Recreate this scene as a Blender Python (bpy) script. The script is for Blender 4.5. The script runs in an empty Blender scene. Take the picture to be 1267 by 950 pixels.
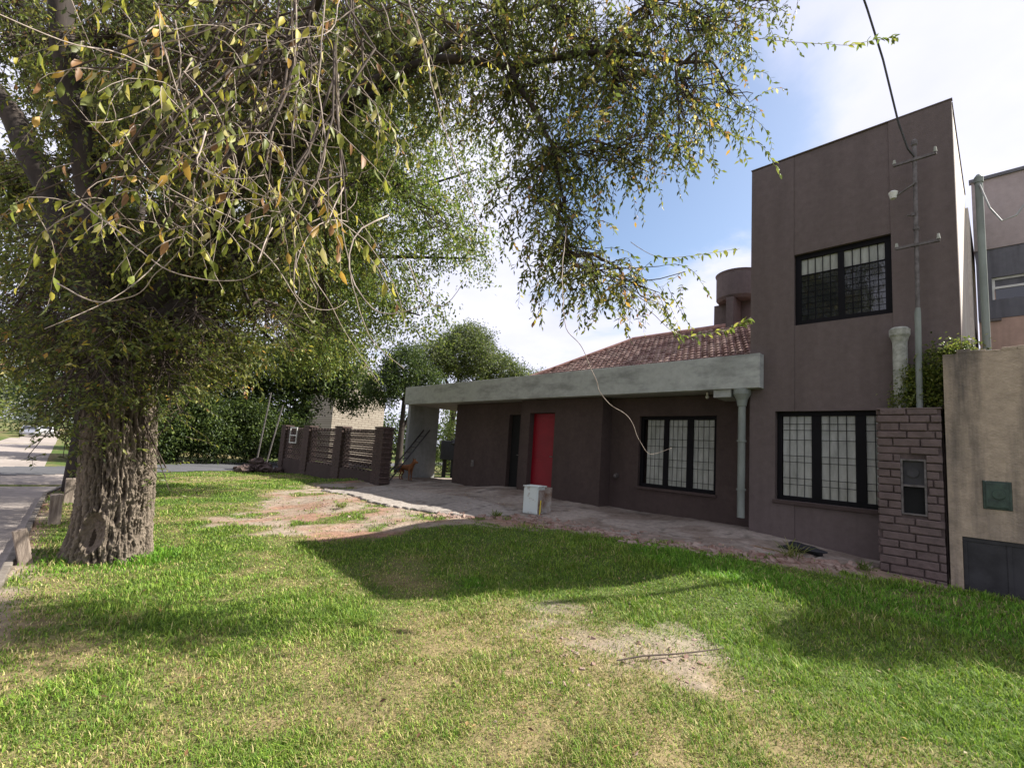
import bpy, bmesh, math, random
import numpy as np
from mathutils import Vector, Matrix, noise as mnoise
R = math.radians
random.seed(7); rng = np.random.default_rng(11)
scn = bpy.context.scene
COL = scn.collection

# ---------------------------------------------------------------- camera
EYE = Vector((0.0, 0.0, 1.5))
yaw, pitch, roll = R(46.625), R(6.411), R(3.795)
fwd = Vector((-math.sin(yaw)*math.cos(pitch), math.cos(yaw)*math.cos(pitch), math.sin(pitch)))
rgt = Vector((math.cos(yaw), math.sin(yaw), 0.0))
up = rgt.cross(fwd)
r2 = rgt*math.cos(roll) + up*math.sin(roll)
u2 = -rgt*math.sin(roll) + up*math.cos(roll)
cam_d = bpy.data.cameras.new('camera'); cam = bpy.data.objects.new('camera', cam_d); COL.objects.link(cam)
m = Matrix((r2, u2, -fwd)).transposed().to_4x4(); m.translation = EYE
cam.matrix_world = m
cam_d.sensor_width = 36; cam_d.lens = 36*579.25/1267
cam_d.shift_y = 0.0137
cam_d.clip_start = 0.05; cam_d.clip_end = 2000
scn.camera = cam

# ---------------------------------------------------------------- sun, sky, exposure
SUN = Vector((0.54, 0.905, 1.0)).normalized()
sun_el = math.asin(SUN.z); sun_az = math.atan2(SUN.x, SUN.y)
w = bpy.data.worlds.new('World'); scn.world = w; w.use_nodes = True
nt = w.node_tree; nt.nodes.clear(); N = nt.nodes.new; L = nt.links.new
out = N('ShaderNodeOutputWorld'); bg = N('ShaderNodeBackground'); bg.inputs['Strength'].default_value = 0.078
sky = N('ShaderNodeTexSky'); sky.sky_type = 'NISHITA'; sky.sun_disc = False
sky.sun_elevation = sun_el; sky.sun_rotation = sun_az
sky.air_density = 1.0; sky.dust_density = 1.2; sky.ozone_density = 1.0
geo = N('ShaderNodeNewGeometry')
tc = N('ShaderNodeTexCoord')
sep = N('ShaderNodeSeparateXYZ'); L(tc.outputs['Generated'], sep.inputs[0])
add = N('ShaderNodeMath'); add.operation = 'ADD'; add.inputs[1].default_value = 0.18; L(sep.outputs['Z'], add.inputs[0])
mx = N('ShaderNodeMath'); mx.operation = 'MAXIMUM'; mx.inputs[1].default_value = 0.06; L(add.outputs[0], mx.inputs[0])
dx = N('ShaderNodeMath'); dx.operation = 'DIVIDE'; L(sep.outputs['X'], dx.inputs[0]); L(mx.outputs[0], dx.inputs[1])
dy = N('ShaderNodeMath'); dy.operation = 'DIVIDE'; L(sep.outputs['Y'], dy.inputs[0]); L(mx.outputs[0], dy.inputs[1])
cmb = N('ShaderNodeCombineXYZ'); L(dx.outputs[0], cmb.inputs[0]); L(dy.outputs[0], cmb.inputs[1])
cn = N('ShaderNodeTexNoise'); cn.inputs['Scale'].default_value = 1.5; cn.inputs['Detail'].default_value = 9; cn.inputs['Roughness'].default_value = 0.55
cn.inputs['Distortion'].default_value = 0.3
L(cmb.outputs[0], cn.inputs['Vector'])
# a gap of open blue in the cloud cover
dist = N('ShaderNodeVectorMath'); dist.operation = 'DISTANCE'; dist.inputs[1].default_value = (-0.40, 0.745, 0.535); L(tc.outputs['Generated'], dist.inputs[0])
gap = N('ShaderNodeMapRange'); gap.inputs[1].default_value = 0.0; gap.inputs[2].default_value = 0.36; gap.inputs[3].default_value = -0.30; gap.inputs[4].default_value = 0.20
L(dist.outputs['Value'], gap.inputs[0])
s1 = N('ShaderNodeMath'); s1.operation = 'ADD'; L(cn.outputs['Fac'], s1.inputs[0]); L(gap.outputs[0], s1.inputs[1])
cr = N('ShaderNodeMapRange'); cr.interpolation_type = 'SMOOTHSTEP'; cr.inputs[1].default_value = 0.40; cr.inputs[2].default_value = 0.66; L(s1.outputs[0], cr.inputs[0])
ccol = N('ShaderNodeMix'); ccol.data_type = 'RGBA'; ccol.inputs['A'].default_value = (3.9, 4.1, 5.5, 1); ccol.inputs['B'].default_value = (6.4, 6.3, 7.0, 1)
cn2 = N('ShaderNodeTexNoise'); cn2.inputs['Scale'].default_value = 2.6; cn2.inputs['Detail'].default_value = 6; L(cmb.outputs[0], cn2.inputs['Vector'])
L(cn2.outputs['Fac'], ccol.inputs['Factor'])
mixs = N('ShaderNodeMix'); mixs.data_type = 'RGBA'; L(cr.outputs[0], mixs.inputs['Factor']); L(sky.outputs[0], mixs.inputs['A']); L(ccol.outputs['Result'], mixs.inputs['B'])
L(mixs.outputs['Result'], bg.inputs['Color']); L(bg.outputs[0], out.inputs[0])
sl = bpy.data.lights.new('sun', 'SUN'); sl.energy = 5.0; sl.angle = R(0.6); sl.color = (1.0, 0.95, 0.86)
so = bpy.data.objects.new('sun', sl); COL.objects.link(so); so.rotation_euler = SUN.to_track_quat('Z', 'Y').to_euler(); so.location = (5, 8, 20)
vs = scn.view_settings; vs.view_transform = 'Standard'; vs.look = 'None'; vs.exposure = 1.28; vs.gamma = 1; vs.use_curve_mapping = False
scn.cycles.max_bounces = 6; scn.cycles.transparent_max_bounces = 4; scn.cycles.use_denoising = True
scn.cycles.caustics_reflective = False; scn.cycles.caustics_refractive = False

# ---------------------------------------------------------------- materials
MATS = {}
def mat(name, col, rough=0.85, var=0.15, scale=4.0, bump=0.0, bscale=60.0, metal=0.0, col2=None, stretch=(1,1,1), spec=0.3, detail=6, lo=0.35, hi=0.65):
    if name in MATS: return MATS[name]
    m = bpy.data.materials.new(name); m.use_nodes = True; t = m.node_tree; b = t.nodes['Principled BSDF']
    b.inputs['Roughness'].default_value = rough; b.inputs['Metallic'].default_value = metal; b.inputs['Specular IOR Level'].default_value = spec
    c = t.nodes.new('ShaderNodeTexCoord'); mp = t.nodes.new('ShaderNodeMapping'); mp.inputs['Scale'].default_value = stretch
    t.links.new(c.outputs['Object'], mp.inputs[0])
    n = t.nodes.new('ShaderNodeTexNoise'); n.inputs['Scale'].default_value = scale; n.inputs['Detail'].default_value = detail; n.inputs['Roughness'].default_value = 0.6
    t.links.new(mp.outputs[0], n.inputs['Vector'])
    r = t.nodes.new('ShaderNodeValToRGB'); t.links.new(n.outputs['Fac'], r.inputs[0])
    c2 = col2 if col2 else tuple(x*(1-var*2) for x in col)
    c1 = col if col2 else tuple(min(1, x*(1+var)) for x in col)
    r.color_ramp.elements[0].position = lo; r.color_ramp.elements[1].position = hi
    r.color_ramp.elements[0].color = (*c2, 1); r.color_ramp.elements[1].color = (*c1, 1)
    t.links.new(r.outputs[0], b.inputs['Base Color'])
    if bump > 0:
        n2 = t.nodes.new('ShaderNodeTexNoise'); n2.inputs['Scale'].default_value = bscale; n2.inputs['Detail'].default_value = 8
        t.links.new(mp.outputs[0], n2.inputs['Vector'])
        bp = t.nodes.new('ShaderNodeBump'); bp.inputs['Strength'].default_value = bump; bp.inputs['Distance'].default_value = 0.01
        t.links.new(n2.outputs['Fac'], bp.inputs['Height']); t.links.new(bp.outputs[0], b.inputs['Normal'])
    MATS[name] = m; return m

def attr_mat(name, attr, rough=0.6, transl=0.0, spec=0.3, bump=0.0, bscale=40, nvar=0.0, nscale=8):
    m = bpy.data.materials.new(name); m.use_nodes = True; t = m.node_tree; b = t.nodes['Principled BSDF']
    a = t.nodes.new('ShaderNodeAttribute'); a.attribute_name = attr
    src = a.outputs['Color']
    if nvar > 0:
        c = t.nodes.new('ShaderNodeTexCoord'); n = t.nodes.new('ShaderNodeTexNoise'); n.inputs['Scale'].default_value = nscale; n.inputs['Detail'].default_value = 9; n.inputs['Roughness'].default_value = 0.65
        t.links.new(c.outputs['Object'], n.inputs['Vector'])
        mr = t.nodes.new('ShaderNodeMapRange'); mr.inputs[1].default_value = 0.3; mr.inputs[2].default_value = 0.7; mr.inputs[3].default_value = 1-nvar; mr.inputs[4].default_value = 1+nvar
        t.links.new(n.outputs['Fac'], mr.inputs[0])
        vm = t.nodes.new('ShaderNodeVectorMath'); vm.operation = 'SCALE'; t.links.new(src, vm.inputs[0]); t.links.new(mr.outputs[0], vm.inputs['Scale']); src = vm.outputs[0]
    t.links.new(src, b.inputs['Base Color']); b.inputs['Roughness'].default_value = rough; b.inputs['Specular IOR Level'].default_value = spec
    if bump > 0:
        c = t.nodes.new('ShaderNodeTexCoord'); n2 = t.nodes.new('ShaderNodeTexNoise'); n2.inputs['Scale'].default_value = bscale; n2.inputs['Detail'].default_value = 8
        t.links.new(c.outputs['Object'], n2.inputs['Vector'])
        bp = t.nodes.new('ShaderNodeBump'); bp.inputs['Strength'].default_value = bump; bp.inputs['Distance'].default_value = 0.02
        t.links.new(n2.outputs['Fac'], bp.inputs['Height']); t.links.new(bp.outputs[0], b.inputs['Normal'])
    if transl > 0:
        tr = t.nodes.new('ShaderNodeBsdfTranslucent'); t.links.new(src, tr.inputs[0])
        mxs = t.nodes.new('ShaderNodeMixShader'); mxs.inputs[0].default_value = transl
        t.links.new(b.outputs[0], mxs.inputs[1]); t.links.new(tr.outputs[0], mxs.inputs[2])
        t.links.new(mxs.outputs[0], t.nodes['Material Output'].inputs[0])
    return m

def stain_mat(name, col, dark, streak=(6, 6, 0.5), bump=0.4, bscale=70, lo=0.48, hi=0.72, rough=0.9, fine=0.12):
    """painted render with long vertical dirt runs"""
    m = bpy.data.materials.new(name); m.use_nodes = True; t = m.node_tree; b = t.nodes['Principled BSDF']; b.inputs['Roughness'].default_value = rough
    b.inputs['Specular IOR Level'].default_value = 0.25
    c = t.nodes.new('ShaderNodeTexCoord'); mp = t.nodes.new('ShaderNodeMapping'); mp.inputs['Scale'].default_value = streak; t.links.new(c.outputs['Object'], mp.inputs[0])
    n = t.nodes.new('ShaderNodeTexNoise'); n.inputs['Scale'].default_value = 1.0; n.inputs['Detail'].default_value = 8; n.inputs['Roughness'].default_value = 0.6; t.links.new(mp.outputs[0], n.inputs['Vector'])
    r = t.nodes.new('ShaderNodeMapRange'); r.inputs[1].default_value = lo; r.inputs[2].default_value = hi; t.links.new(n.outputs['Fac'], r.inputs[0])
    mx = t.nodes.new('ShaderNodeMix'); mx.data_type = 'RGBA'; mx.inputs['A'].default_value = (*col, 1); mx.inputs['B'].default_value = (*dark, 1); t.links.new(r.outputs[0], mx.inputs['Factor'])
    n3 = t.nodes.new('ShaderNodeTexNoise'); n3.inputs['Scale'].default_value = 9; n3.inputs['Detail'].default_value = 10; n3.inputs['Roughness'].default_value = 0.7; t.links.new(c.outputs['Object'], n3.inputs['Vector'])
    mr = t.nodes.new('ShaderNodeMapRange'); mr.inputs[1].default_value = 0.3; mr.inputs[2].default_value = 0.7; mr.inputs[3].default_value = 1-fine; mr.inputs[4].default_value = 1+fine; t.links.new(n3.outputs['Fac'], mr.inputs[0])
    vm = t.nodes.new('ShaderNodeVectorMath'); vm.operation = 'SCALE'; t.links.new(mx.outputs['Result'], vm.inputs[0]); t.links.new(mr.outputs[0], vm.inputs['Scale'])
    t.links.new(vm.outputs[0], b.inputs['Base Color'])
    n2 = t.nodes.new('ShaderNodeTexNoise'); n2.inputs['Scale'].default_value = bscale; n2.inputs['Detail'].default_value = 8; t.links.new(c.outputs['Object'], n2.inputs['Vector'])
    bp = t.nodes.new('ShaderNodeBump'); bp.inputs['Strength'].default_value = bump; bp.inputs['Distance'].default_value = 0.008
    t.links.new(n2.outputs['Fac'], bp.inputs['Height']); t.links.new(bp.outputs[0], b.inputs['Normal'])
    return m

M = {}
M['mauve'] = stain_mat('mauve_render', (.128, .101, .096), (.100, .079, .075), streak=(3.5, 3.5, .3), bump=.4, bscale=80, lo=.40, hi=.80, fine=.13)
M['brownwall'] = stain_mat('brown_render', (.070, .050, .045), (.053, .038, .034), streak=(1.5, 1.5, .5), bump=.4, bscale=90, lo=.35, hi=.7, fine=.16)
M['cream'] = stain_mat('cream_side', (.62, .56, .5), (.5, .42, .37), streak=(2, 2, .4), bump=.2)
M['fascia'] = stain_mat('grey_green_fascia', (.38, .395, .375), (.24, .25, .235), streak=(1.6, 1.6, 4.5), bump=.4, bscale=60, lo=.46, hi=.66, fine=.14)
M['pale'] = stain_mat('pale_carport_wall', (.27, .28, .275), (.18, .185, .18), streak=(2, 2, 1), bump=.3)
M['beige'] = stain_mat('beige_render', (.37, .295, .22), (.09, .078, .07), streak=(3.6, 3.6, .33), bump=.9, bscale=45, lo=.44, hi=.68, fine=.22)
M['peach'] = stain_mat('peach_render', (.42, .29, .23), (.34, .24, .19), bump=.2)
M['greyrender'] = stain_mat('grey_render', (.33, .28, .27), (.22, .19, .185), streak=(1.5, 1.5, .6), bump=.3)
M['band'] = stain_mat('dark_band', (.13, .13, .145), (.09, .09, .10), bump=.3)
M['soffit'] = mat('soffit', (.30, .29, .27), var=.1, scale=3)
M['black'] = mat('black_frame', (.006, .0055, .007), rough=.6, spec=.12, var=.1)
M['dark'] = mat('dark_inside', (.01, .01, .01), rough=.9, var=.1)
M['red'] = mat('red_door_paint', (.20, .004, .012), rough=.45, var=.08, scale=3, bump=.05)
M['shutter'] = mat('pale_shutter', (.36, .37, .335), rough=.22, col2=(.20, .21, .185), scale=3.5, spec=.5, stretch=(3, 1, .8), lo=.3, hi=.7)
M['white'] = mat('white_paint', (.62, .62, .58), rough=.55, var=.1, scale=8)
M['dirtywhite'] = mat('chipped_white_enamel', (.60, .66, .64), col2=(.30, .25, .19), rough=.5, scale=9, lo=.30, hi=.44, bump=.1)
M['rust'] = mat('rust', (.16, .07, .035), col2=(.07, .035, .02), scale=20)
M['pipegreen'] = mat('faded_green_pipe', (.235, .26, .235), col2=(.15, .165, .15), rough=.6, scale=5, stretch=(1, 1, .4))
M['cement'] = mat('cement_pipe', (.42, .42, .38), col2=(.24, .25, .21), rough=.9, scale=14, bump=.5, bscale=50)
M['metal'] = mat('weathered_metal', (.16, .145, .14), col2=(.08, .07, .065), rough=.6, scale=14, metal=.3)
M['brickmauve'] = mat('painted_rough_brick', (.145, .106, .098), col2=(.105, .078, .072), rough=.85, scale=11, bump=.8, bscale=35)
M['mortar'] = mat('mauve_mortar', (.095, .070, .066), rough=.95, scale=12, bump=.3)
M['brickred'] = mat('screen_brick', (.115, .078, .068), col2=(.055, .040, .037), scale=14, bump=.5)
M['boxgreen'] = mat('green_meter_box', (.045, .075, .055), col2=(.022, .035, .028), rough=.4, scale=12, bump=.2)
M['darkpanel'] = mat('dark_metal_panel', (.042, .040, .044), col2=(.02, .019, .021), rough=.5, scale=5, bump=.1)
M['wood'] = mat('grey_weathered_wood', (.34, .28, .23), col2=(.16, .125, .10), scale=4, stretch=(8, 8, .7), bump=.6, bscale=20)
M['concrete'] = mat('kerb_concrete', (.20, .175, .15), col2=(.10, .085, .07), scale=6, bump=.6, bscale=30)
M['yellow'] = mat('yellow_stick', (.65, .5, .04), rough=.5)
M['tarp'] = mat('black_cover', (.016, .016, .02), rough=.6, scale=6, bump=.3, bscale=10)
M['twig'] = mat('pale_twig', (.42, .35, .30), col2=(.22, .175, .145), scale=25)
M['darktwig'] = mat('dark_twig', (.085, .062, .048), col2=(.045, .034, .028), scale=20)
M['wire'] = mat('cable', (.06, .06, .065), rough=.6)
M['wirepale'] = mat('pale_cable', (.35, .35, .35), rough=.6)
M['fur'] = mat('ginger_fur', (.24, .10, .04), col2=(.15, .06, .025), scale=14, bump=.3, bscale=60)
M['limbbark'] = mat('limb_bark', (.050, .038, .031), col2=(.022, .017, .014), scale=7, stretch=(1, 1, .35), bump=1.0, bscale=14)  # darker than the trunk bark: shade among the limbs put into the colour
M['palebrick'] = mat('pale_brick', (.50, .43, .34), col2=(.36, .29, .22), scale=5)

g = bpy.data.materials.new('dark_window_glass'); g.use_nodes = True; b = g.node_tree.nodes['Principled BSDF']
b.inputs['Base Color'].default_value = (.012, .014, .018, 1); b.inputs['Roughness'].default_value = .04; b.inputs['Specular IOR Level'].default_value = .9
t = g.node_tree; n = t.nodes.new('ShaderNodeTexNoise'); n.inputs['Scale'].default_value = 5; bp = t.nodes.new('ShaderNodeBump'); bp.inputs['Strength'].default_value = .12; bp.inputs['Distance'].default_value = .02
t.links.new(n.outputs[0], bp.inputs['Height']); t.links.new(bp.outputs[0], b.inputs['Normal'])
M['glass'] = g

# ---------------------------------------------------------------- helpers
def link(o): COL.objects.link(o); return o
def tag(o, label=None, cat=None, group=None, kind=None):
    if label: o['label'] = label
    if cat: o['category'] = cat
    if group: o['group'] = group
    if kind: o['kind'] = kind
    return o
def empty(name, loc, label=None, cat=None, group=None, kind=None):
    o = bpy.data.objects.new(name, None); o.location = loc; o.empty_display_size = .1; link(o)
    return tag(o, label, cat, group, kind)
def root_loc(p):
    v = Vector((0, 0, 0))
    while p is not None: v = v + Vector(p.location); p = p.parent
    return v
class MB:
    def __init__(s): s.v = []; s.f = []
    def add(s, vs, fs):
        k = len(s.v); s.v += [tuple(x) for x in vs]; s.f += [tuple(i+k for i in f) for f in fs]; return s
    def box(s, x0, x1, y0, y1, z0, z1, rot=None, piv=None):
        vs = [Vector((x, y, z)) for z in (z0, z1) for y in (y0, y1) for x in (x0, x1)]
        if rot is not None:
            c = Vector(piv) if piv else Vector(((x0+x1)/2, (y0+y1)/2, (z0+z1)/2)); vs = [rot @ (v-c) + c for v in vs]
        return s.add(vs, [(0, 2, 3, 1), (4, 5, 7, 6), (0, 1, 5, 4), (2, 6, 7, 3), (0, 4, 6, 2), (1, 3, 7, 5)])
    def tube(s, pts, rad, n=8, cap=True):
        pts = [Vector(p) for p in pts]; rad = rad if hasattr(rad, '__len__') else [rad]*len(pts)
        vs = []; ref = Vector((0, 0, 1))
        for i, p in enumerate(pts):
            d = (pts[min(i+1, len(pts)-1)] - pts[max(i-1, 0)]).normalized()
            if i == 0:
                ref = Vector((1, 0, 0)) if abs(d.x) < .8 else Vector((0, 1, 0))
            a = (ref - d*ref.dot(d)); 
            if a.length < 1e-5: a = d.orthogonal()
            a.normalize(); ref = a; b_ = d.cross(a)
            for k in range(n):
                t_ = 2*math.pi*k/n; vs.append(p + (a*math.cos(t_) + b_*math.sin(t_))*rad[i])
        fs = []
        for i in range(len(pts)-1):
            for k in range(n):
                fs.append((i*n+k, i*n+(k+1) % n, (i+1)*n+(k+1) % n, (i+1)*n+k))
        if cap: fs.append(tuple(range(n-1, -1, -1))); fs.append(tuple((len(pts)-1)*n+k for k in range(n)))
        return s.add(vs, fs)
    def blob(s, c, r, seed=0, sub=2, amp=.3, sq=(1, 1, 1), fr=1.6):
        bm = bmesh.new(); bmesh.ops.create_icosphere(bm, subdivisions=sub, radius=1)
        vs = []
        for v in bm.verts:
            k = 1 + amp*mnoise.noise(v.co*fr + Vector((seed*3.7, seed*1.3, 0)))*2
            vs.append((c[0]+v.co.x*r*sq[0]*k, c[1]+v.co.y*r*sq[1]*k, c[2]+v.co.z*r*sq[2]*k))
        fs = [tuple(v.index for v in f.verts) for f in bm.faces]; bm.free(); return s.add(vs, fs)
    def build(s, name, m, parent=None, bevel=0, smooth=False, label=None):
        o0 = root_loc(parent)
        me = bpy.data.meshes.new(name); me.from_pydata([(v[0]-o0.x, v[1]-o0.y, v[2]-o0.z) for v in s.v], [], s.f); me.materials.append(m); me.update()
        if smooth: me.shade_smooth()
        o = bpy.data.objects.new(name, me); link(o)
        if parent is not None: o.parent = parent
        if bevel:
            bv = o.modifiers.new('b', 'BEVEL'); bv.width = bevel; bv.segments = 2; bv.limit_method = 'ANGLE'; bv.angle_limit = R(40)
        if label: o['label'] = label
        return o

def npmesh(name, V, F, m, parent=None, col=None, cname='tint', smooth=False):
    """V (n,3), F list of (k, int array) uniform-size face blocks"""
    o0 = root_loc(parent); V = V - np.array([o0.x, o0.y, o0.z])
    me = bpy.data.meshes.new(name); me.vertices.add(len(V)); me.vertices.foreach_set('co', V.astype(np.float32).ravel())
    tot = sum(f.size for f in F); nf = sum(len(f) for f in F)
    me.loops.add(tot); me.polygons.add(nf)
    me.loops.foreach_set('vertex_index', np.concatenate([f.ravel() for f in F]).astype(np.int32))
    sizes = np.concatenate([np.full(len(f), f.shape[1]) for f in F]); st = np.concatenate([[0], np.cumsum(sizes)[:-1]])
    me.polygons.foreach_set('loop_start', st.astype(np.int32))
    if col is not None:
        a = me.color_attributes.new(cname, 'FLOAT_COLOR', 'POINT'); c = np.ones((len(V), 4), np.float32); c[:, :3] = col; a.data.foreach_set('color', c.ravel())
    me.materials.append(m); me.update(calc_edges=True); me.validate()
    if smooth: me.shade_smooth()
    o = bpy.data.objects.new(name, me); link(o)
    if parent is not None: o.parent = parent
    return o

# value noise (numpy) in world metres
_perm = np.random.default_rng(3).random((256, 256))
def vnoise(x, y, s=1.0, o=0):
    x = np.asarray(x)/s + 37.1*o + 500; y = np.asarray(y)/s + 11.7*o + 500
    xi = np.floor(x).astype(int); yi = np.floor(y).astype(int); fx = x-xi; fy = y-yi
    fx = fx*fx*(3-2*fx); fy = fy*fy*(3-2*fy)
    g_ = lambda a, b_: _perm[a % 256, b_ % 256]
    return (g_(xi, yi)*(1-fx)+g_(xi+1, yi)*fx)*(1-fy) + (g_(xi, yi+1)*(1-fx)+g_(xi+1, yi+1)*fx)*fy
def fbm(x, y, s=1.0, o=0, n=4):
    a = 0; k = 1; tot = 0
    for i in range(n): a = a + k*vnoise(x, y, s/2**i, o+i); tot += k; k *= .55
    return a/tot
def sstep(a, b_, x): t_ = np.clip((x-a)/(b_-a), 0, 1); return t_*t_*(3-2*t_)

# ---------------------------------------------------------------- terrain
CP = np.array([(0,0,0),(-3,0,0),(-6.6,.4,.03),(-10,.3,-.02),(-14,.3,-.06),(-18,3,-.08),(-22,7,-.08),(-10,2.5,.05),(-6.5,2.4,.12),(-3.8,2.5,.08),(-3.3,3.35,.12),(-2.8,4.2,.19),(-2.3,5.1,.36),(-2.9,5.6,.36),
(-6.5,5.3,.3),(-9,5.2,.25),(-13,5.2,.15),(-13,7,.17),(-17,7,.05),(-11.5,8.6,.42),(-13.7,8.6,.4),(-13.5,7.8,.32),(-8.45,8.3,.56),(-7.3,8.3,.44),(-6,8.3,.43),(-4.5,8.5,.41),(-2.95,8.3,.47),(-1.25,8.3,.27),(-2.6,8.3,.43),(-2.3,8.3,.395),(-2.0,8.3,.36),(-1.7,8.3,.325),(-1.45,8.3,.295),(-2.5,7.7,.41),(-1.9,7.7,.34),(-1.4,7.7,.29),(-7.9,8.3,.51),(-5,8.3,.42),(-3.7,8.3,.44),(-.5,7.7,.24),(2,7.7,.2),(0,5,.15),
(-1.2,4,.12),(1,2,.05),(3,5,.15),(-1.5,6.6,.28),(-4,6.5,.33),(-8,6.8,.4),(-11,7.2,.33),(-25,0,-.12),(-25,15,-.1),(-14,14,.35),(0,14,.4),(10,10,.2),(10,0,-.1),(0,-8,-.2),(-20,-8,-.15),(-30,-10,-.2),(-85,-2,-.83),(-85,30,-.6),(-60,-1.5,-.5),(-40,-1,-.25),(-40,20,-.2),(-120,0,-1.0),(-150,80,-1),(-150,-80,-1),(100,0,-.2),(0,100,.3),(0,-100,-.5),(100,100,0),(-60,60,-.3)], float)
KY_X = np.array([-200, -19, -17, -15.5, -14, -8.6, -6.3, -3, 0, 6, 200]); KY_Y = np.array([-.3, 1.6, .75, .15, -.1, -.19, -.24, -.42, -.6, -1., -8.])
def kerb_y(x): return np.interp(x, KY_X, KY_Y)
def street_near(y): return -18.2-.60*(y+1)
def base_z(x, y):
    x = np.atleast_1d(np.asarray(x, float)); y = np.atleast_1d(np.asarray(y, float)); o = np.zeros_like(x)
    for i in range(0, len(x), 20000):
        d = (x[i:i+20000, None]-CP[None, :, 0])**2 + (y[i:i+20000, None]-CP[None, :, 1])**2
        ww = 1/(d+.55)**2.1; o[i:i+20000] = (ww*CP[None, :, 2]).sum(1)/ww.sum(1)
    return o
def terr(x, y):
    x = np.atleast_1d(np.asarray(x, float)); y = np.atleast_1d(np.asarray(y, float))
    z = base_z(x, y)
    z = z - .09*sstep(.02, -.06, y-kerb_y(x))*(x > -16.5)
    near = np.exp(-(x**2+y**2)/400)
    z = z + near*(.05*(fbm(x, y, 1.7, 5)-.5) + .02*(fbm(x, y, .35, 9)-.5))*(y > kerb_y(x))
    return z
def tz(x, y): return float(terr([x], [y])[0])

def concrete_front(x):
    return np.interp(x, [-16, -13.2, -12, -9.5, -7.2, -6.5, -6.25, -5.6, -4.4, -2.9, -2.1, -1.3, -.6], [6.6, 5.3, 5.0, 4.75, 4.95, 5.25, 6.15, 6.1, 6.35, 6.45, 7.0, 7.75, 9])
def concrete_mask(x, y):
    e = concrete_front(x) + .5*(fbm(x, y, .8, 21)-.5) + .22*(fbm(x, y, .2, 25)-.5)
    m_ = (y > e) & (y < 11) & (x > -13.6) & (x < -1.1)
    return m_ & ~((x < -9.0) & (x > -12.9) & (fbm(x, y, 1.1, 31) > .66) & (y < 6.5))
def masks(x, y):
    """dirt, dry, gravel in 0..1 where bare ground, straw and gravel lie"""
    n1 = fbm(x, y, 1.4, 2); n2 = fbm(x, y, .5, 4)
    # bare pink earth between lawn and path
    fr = np.interp(x, [-15, -13, -10.5, -8.5, -7.2, -6.4, -5.9, -5.2, -4.2, -3.2, -2.4, -1.6, -.9, 0], [6.2, 4.6, 3.0, 2.0, 2.1, 2.6, 4.7, 5.3, 5.7, 6.0, 6.2, 6.7, 7.3, 7.8])
    dirt = sstep(-.25, .35, y-fr + 1.9*(n1-.5)+1.5*(n2-.5))*(x > -14.2)*(x < 0.2)
    dirt = np.maximum(dirt, .62*sstep(.35, .62, n2+.05)*np.exp(-(((x+.8)/.95)**2+((y-6.9)/.55)**2)))
    dirt = dirt*(1-.85*sstep(.55, .68, fbm(x, y, .45, 8)))*(1-.3*sstep(.5, .8, fbm(x, y, .15, 7)))
    # worn patches in the lawn
    p1 = np.exp(-(((x+1.68)/.52)**2+((y-3.3)/.72)**2)); p2 = np.exp(-(((x+2.6)/.9)**2+((y-3.1)/.9)**2)); p3 = np.exp(-(((x+1.2)/.3)**2+((y-2.9)/.3)**2))
    worn = .85*sstep(.35, 1.05, .9*p1 + .45*p2 + .4*p3 + 1.3*(n2-.5) + .9*(fbm(x, y, .16, 33)-.5))
    kb = sstep(.35, .0, y-kerb_y(x))*(x < -4.0)*(x > -16)
    dirt = np.clip(np.maximum(np.maximum(dirt, worn*.95), kb*sstep(.35, .6, n2+.15)), 0, 1)
    dry = sstep(.40, .68, fbm(x, y, 2.2, 12)*.6+fbm(x, y, .5, 15)*.4 + .10*p2*2 + .12*np.exp(-(((x+1.6)/1.1)**2+((y-1.9)/1.1)**2)) + .07*np.exp(-(((x+5)/2.5)**2+((y-2)/1.2)**2)))
    dry = dry*(1-.75*sstep(2.9, 4.0, y+.5*(n1-.5)*(x < 3))*(x > -9))
    return dirt, dry, worn

def axis(segs):
    a = [segs[0][0]]
    for s_, e_, st in segs:
        n_ = max(1, int(round((e_-s_)/st))); a += list(np.linspace(s_, e_, n_+1)[1:])
    return np.array(a)
xs = axis([(-600, -150, 50), (-150, -60, 10), (-60, -25, 2.5), (-25, -16, .3), (-16, -6, .1), (-6, 1.6, .06), (1.6, 6, .3), (6, 30, 4), (30, 500, 60)])
ys = axis([(-500, -40, 60), (-40, -8, 4), (-8, -2, .5), (-2, 1.2, .06), (1.2, 7, .06), (7, 9.5, .12), (9.5, 20, .8), (20, 60, 5), (60, 600, 60)])
def grid(xs, ys, zf, keep=None):
    X, Y = np.meshgrid(xs, ys); x = X.ravel(); y = Y.ravel(); z = zf(x, y)
    nx = len(xs); i = (np.arange(len(ys)-1)[:, None]*nx + np.arange(nx-1)[None, :]).ravel()
    F = np.stack([i, i+1, i+1+nx, i+nx], 1)
    if keep is not None:
        cx = x[F].mean(1); cy = y[F].mean(1); F = F[keep(cx, cy)]
    return np.stack([x, y, z], 1), F
V, F = grid(xs, ys, terr)
dirt, dry, worn = masks(V[:, 0], V[:, 1])
grassc = np.array([.06, .095, .022]); dryc = np.array([.185, .145, .075]); dirtc = np.array([.25, .15, .108]); dirtc2 = np.array([.27, .22, .175])
c = grassc*(1-dry[:, None]) + dryc*dry[:, None]
dn = sstep(.35, .65, fbm(V[:, 0], V[:, 1], .8, 40))[:, None]
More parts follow.
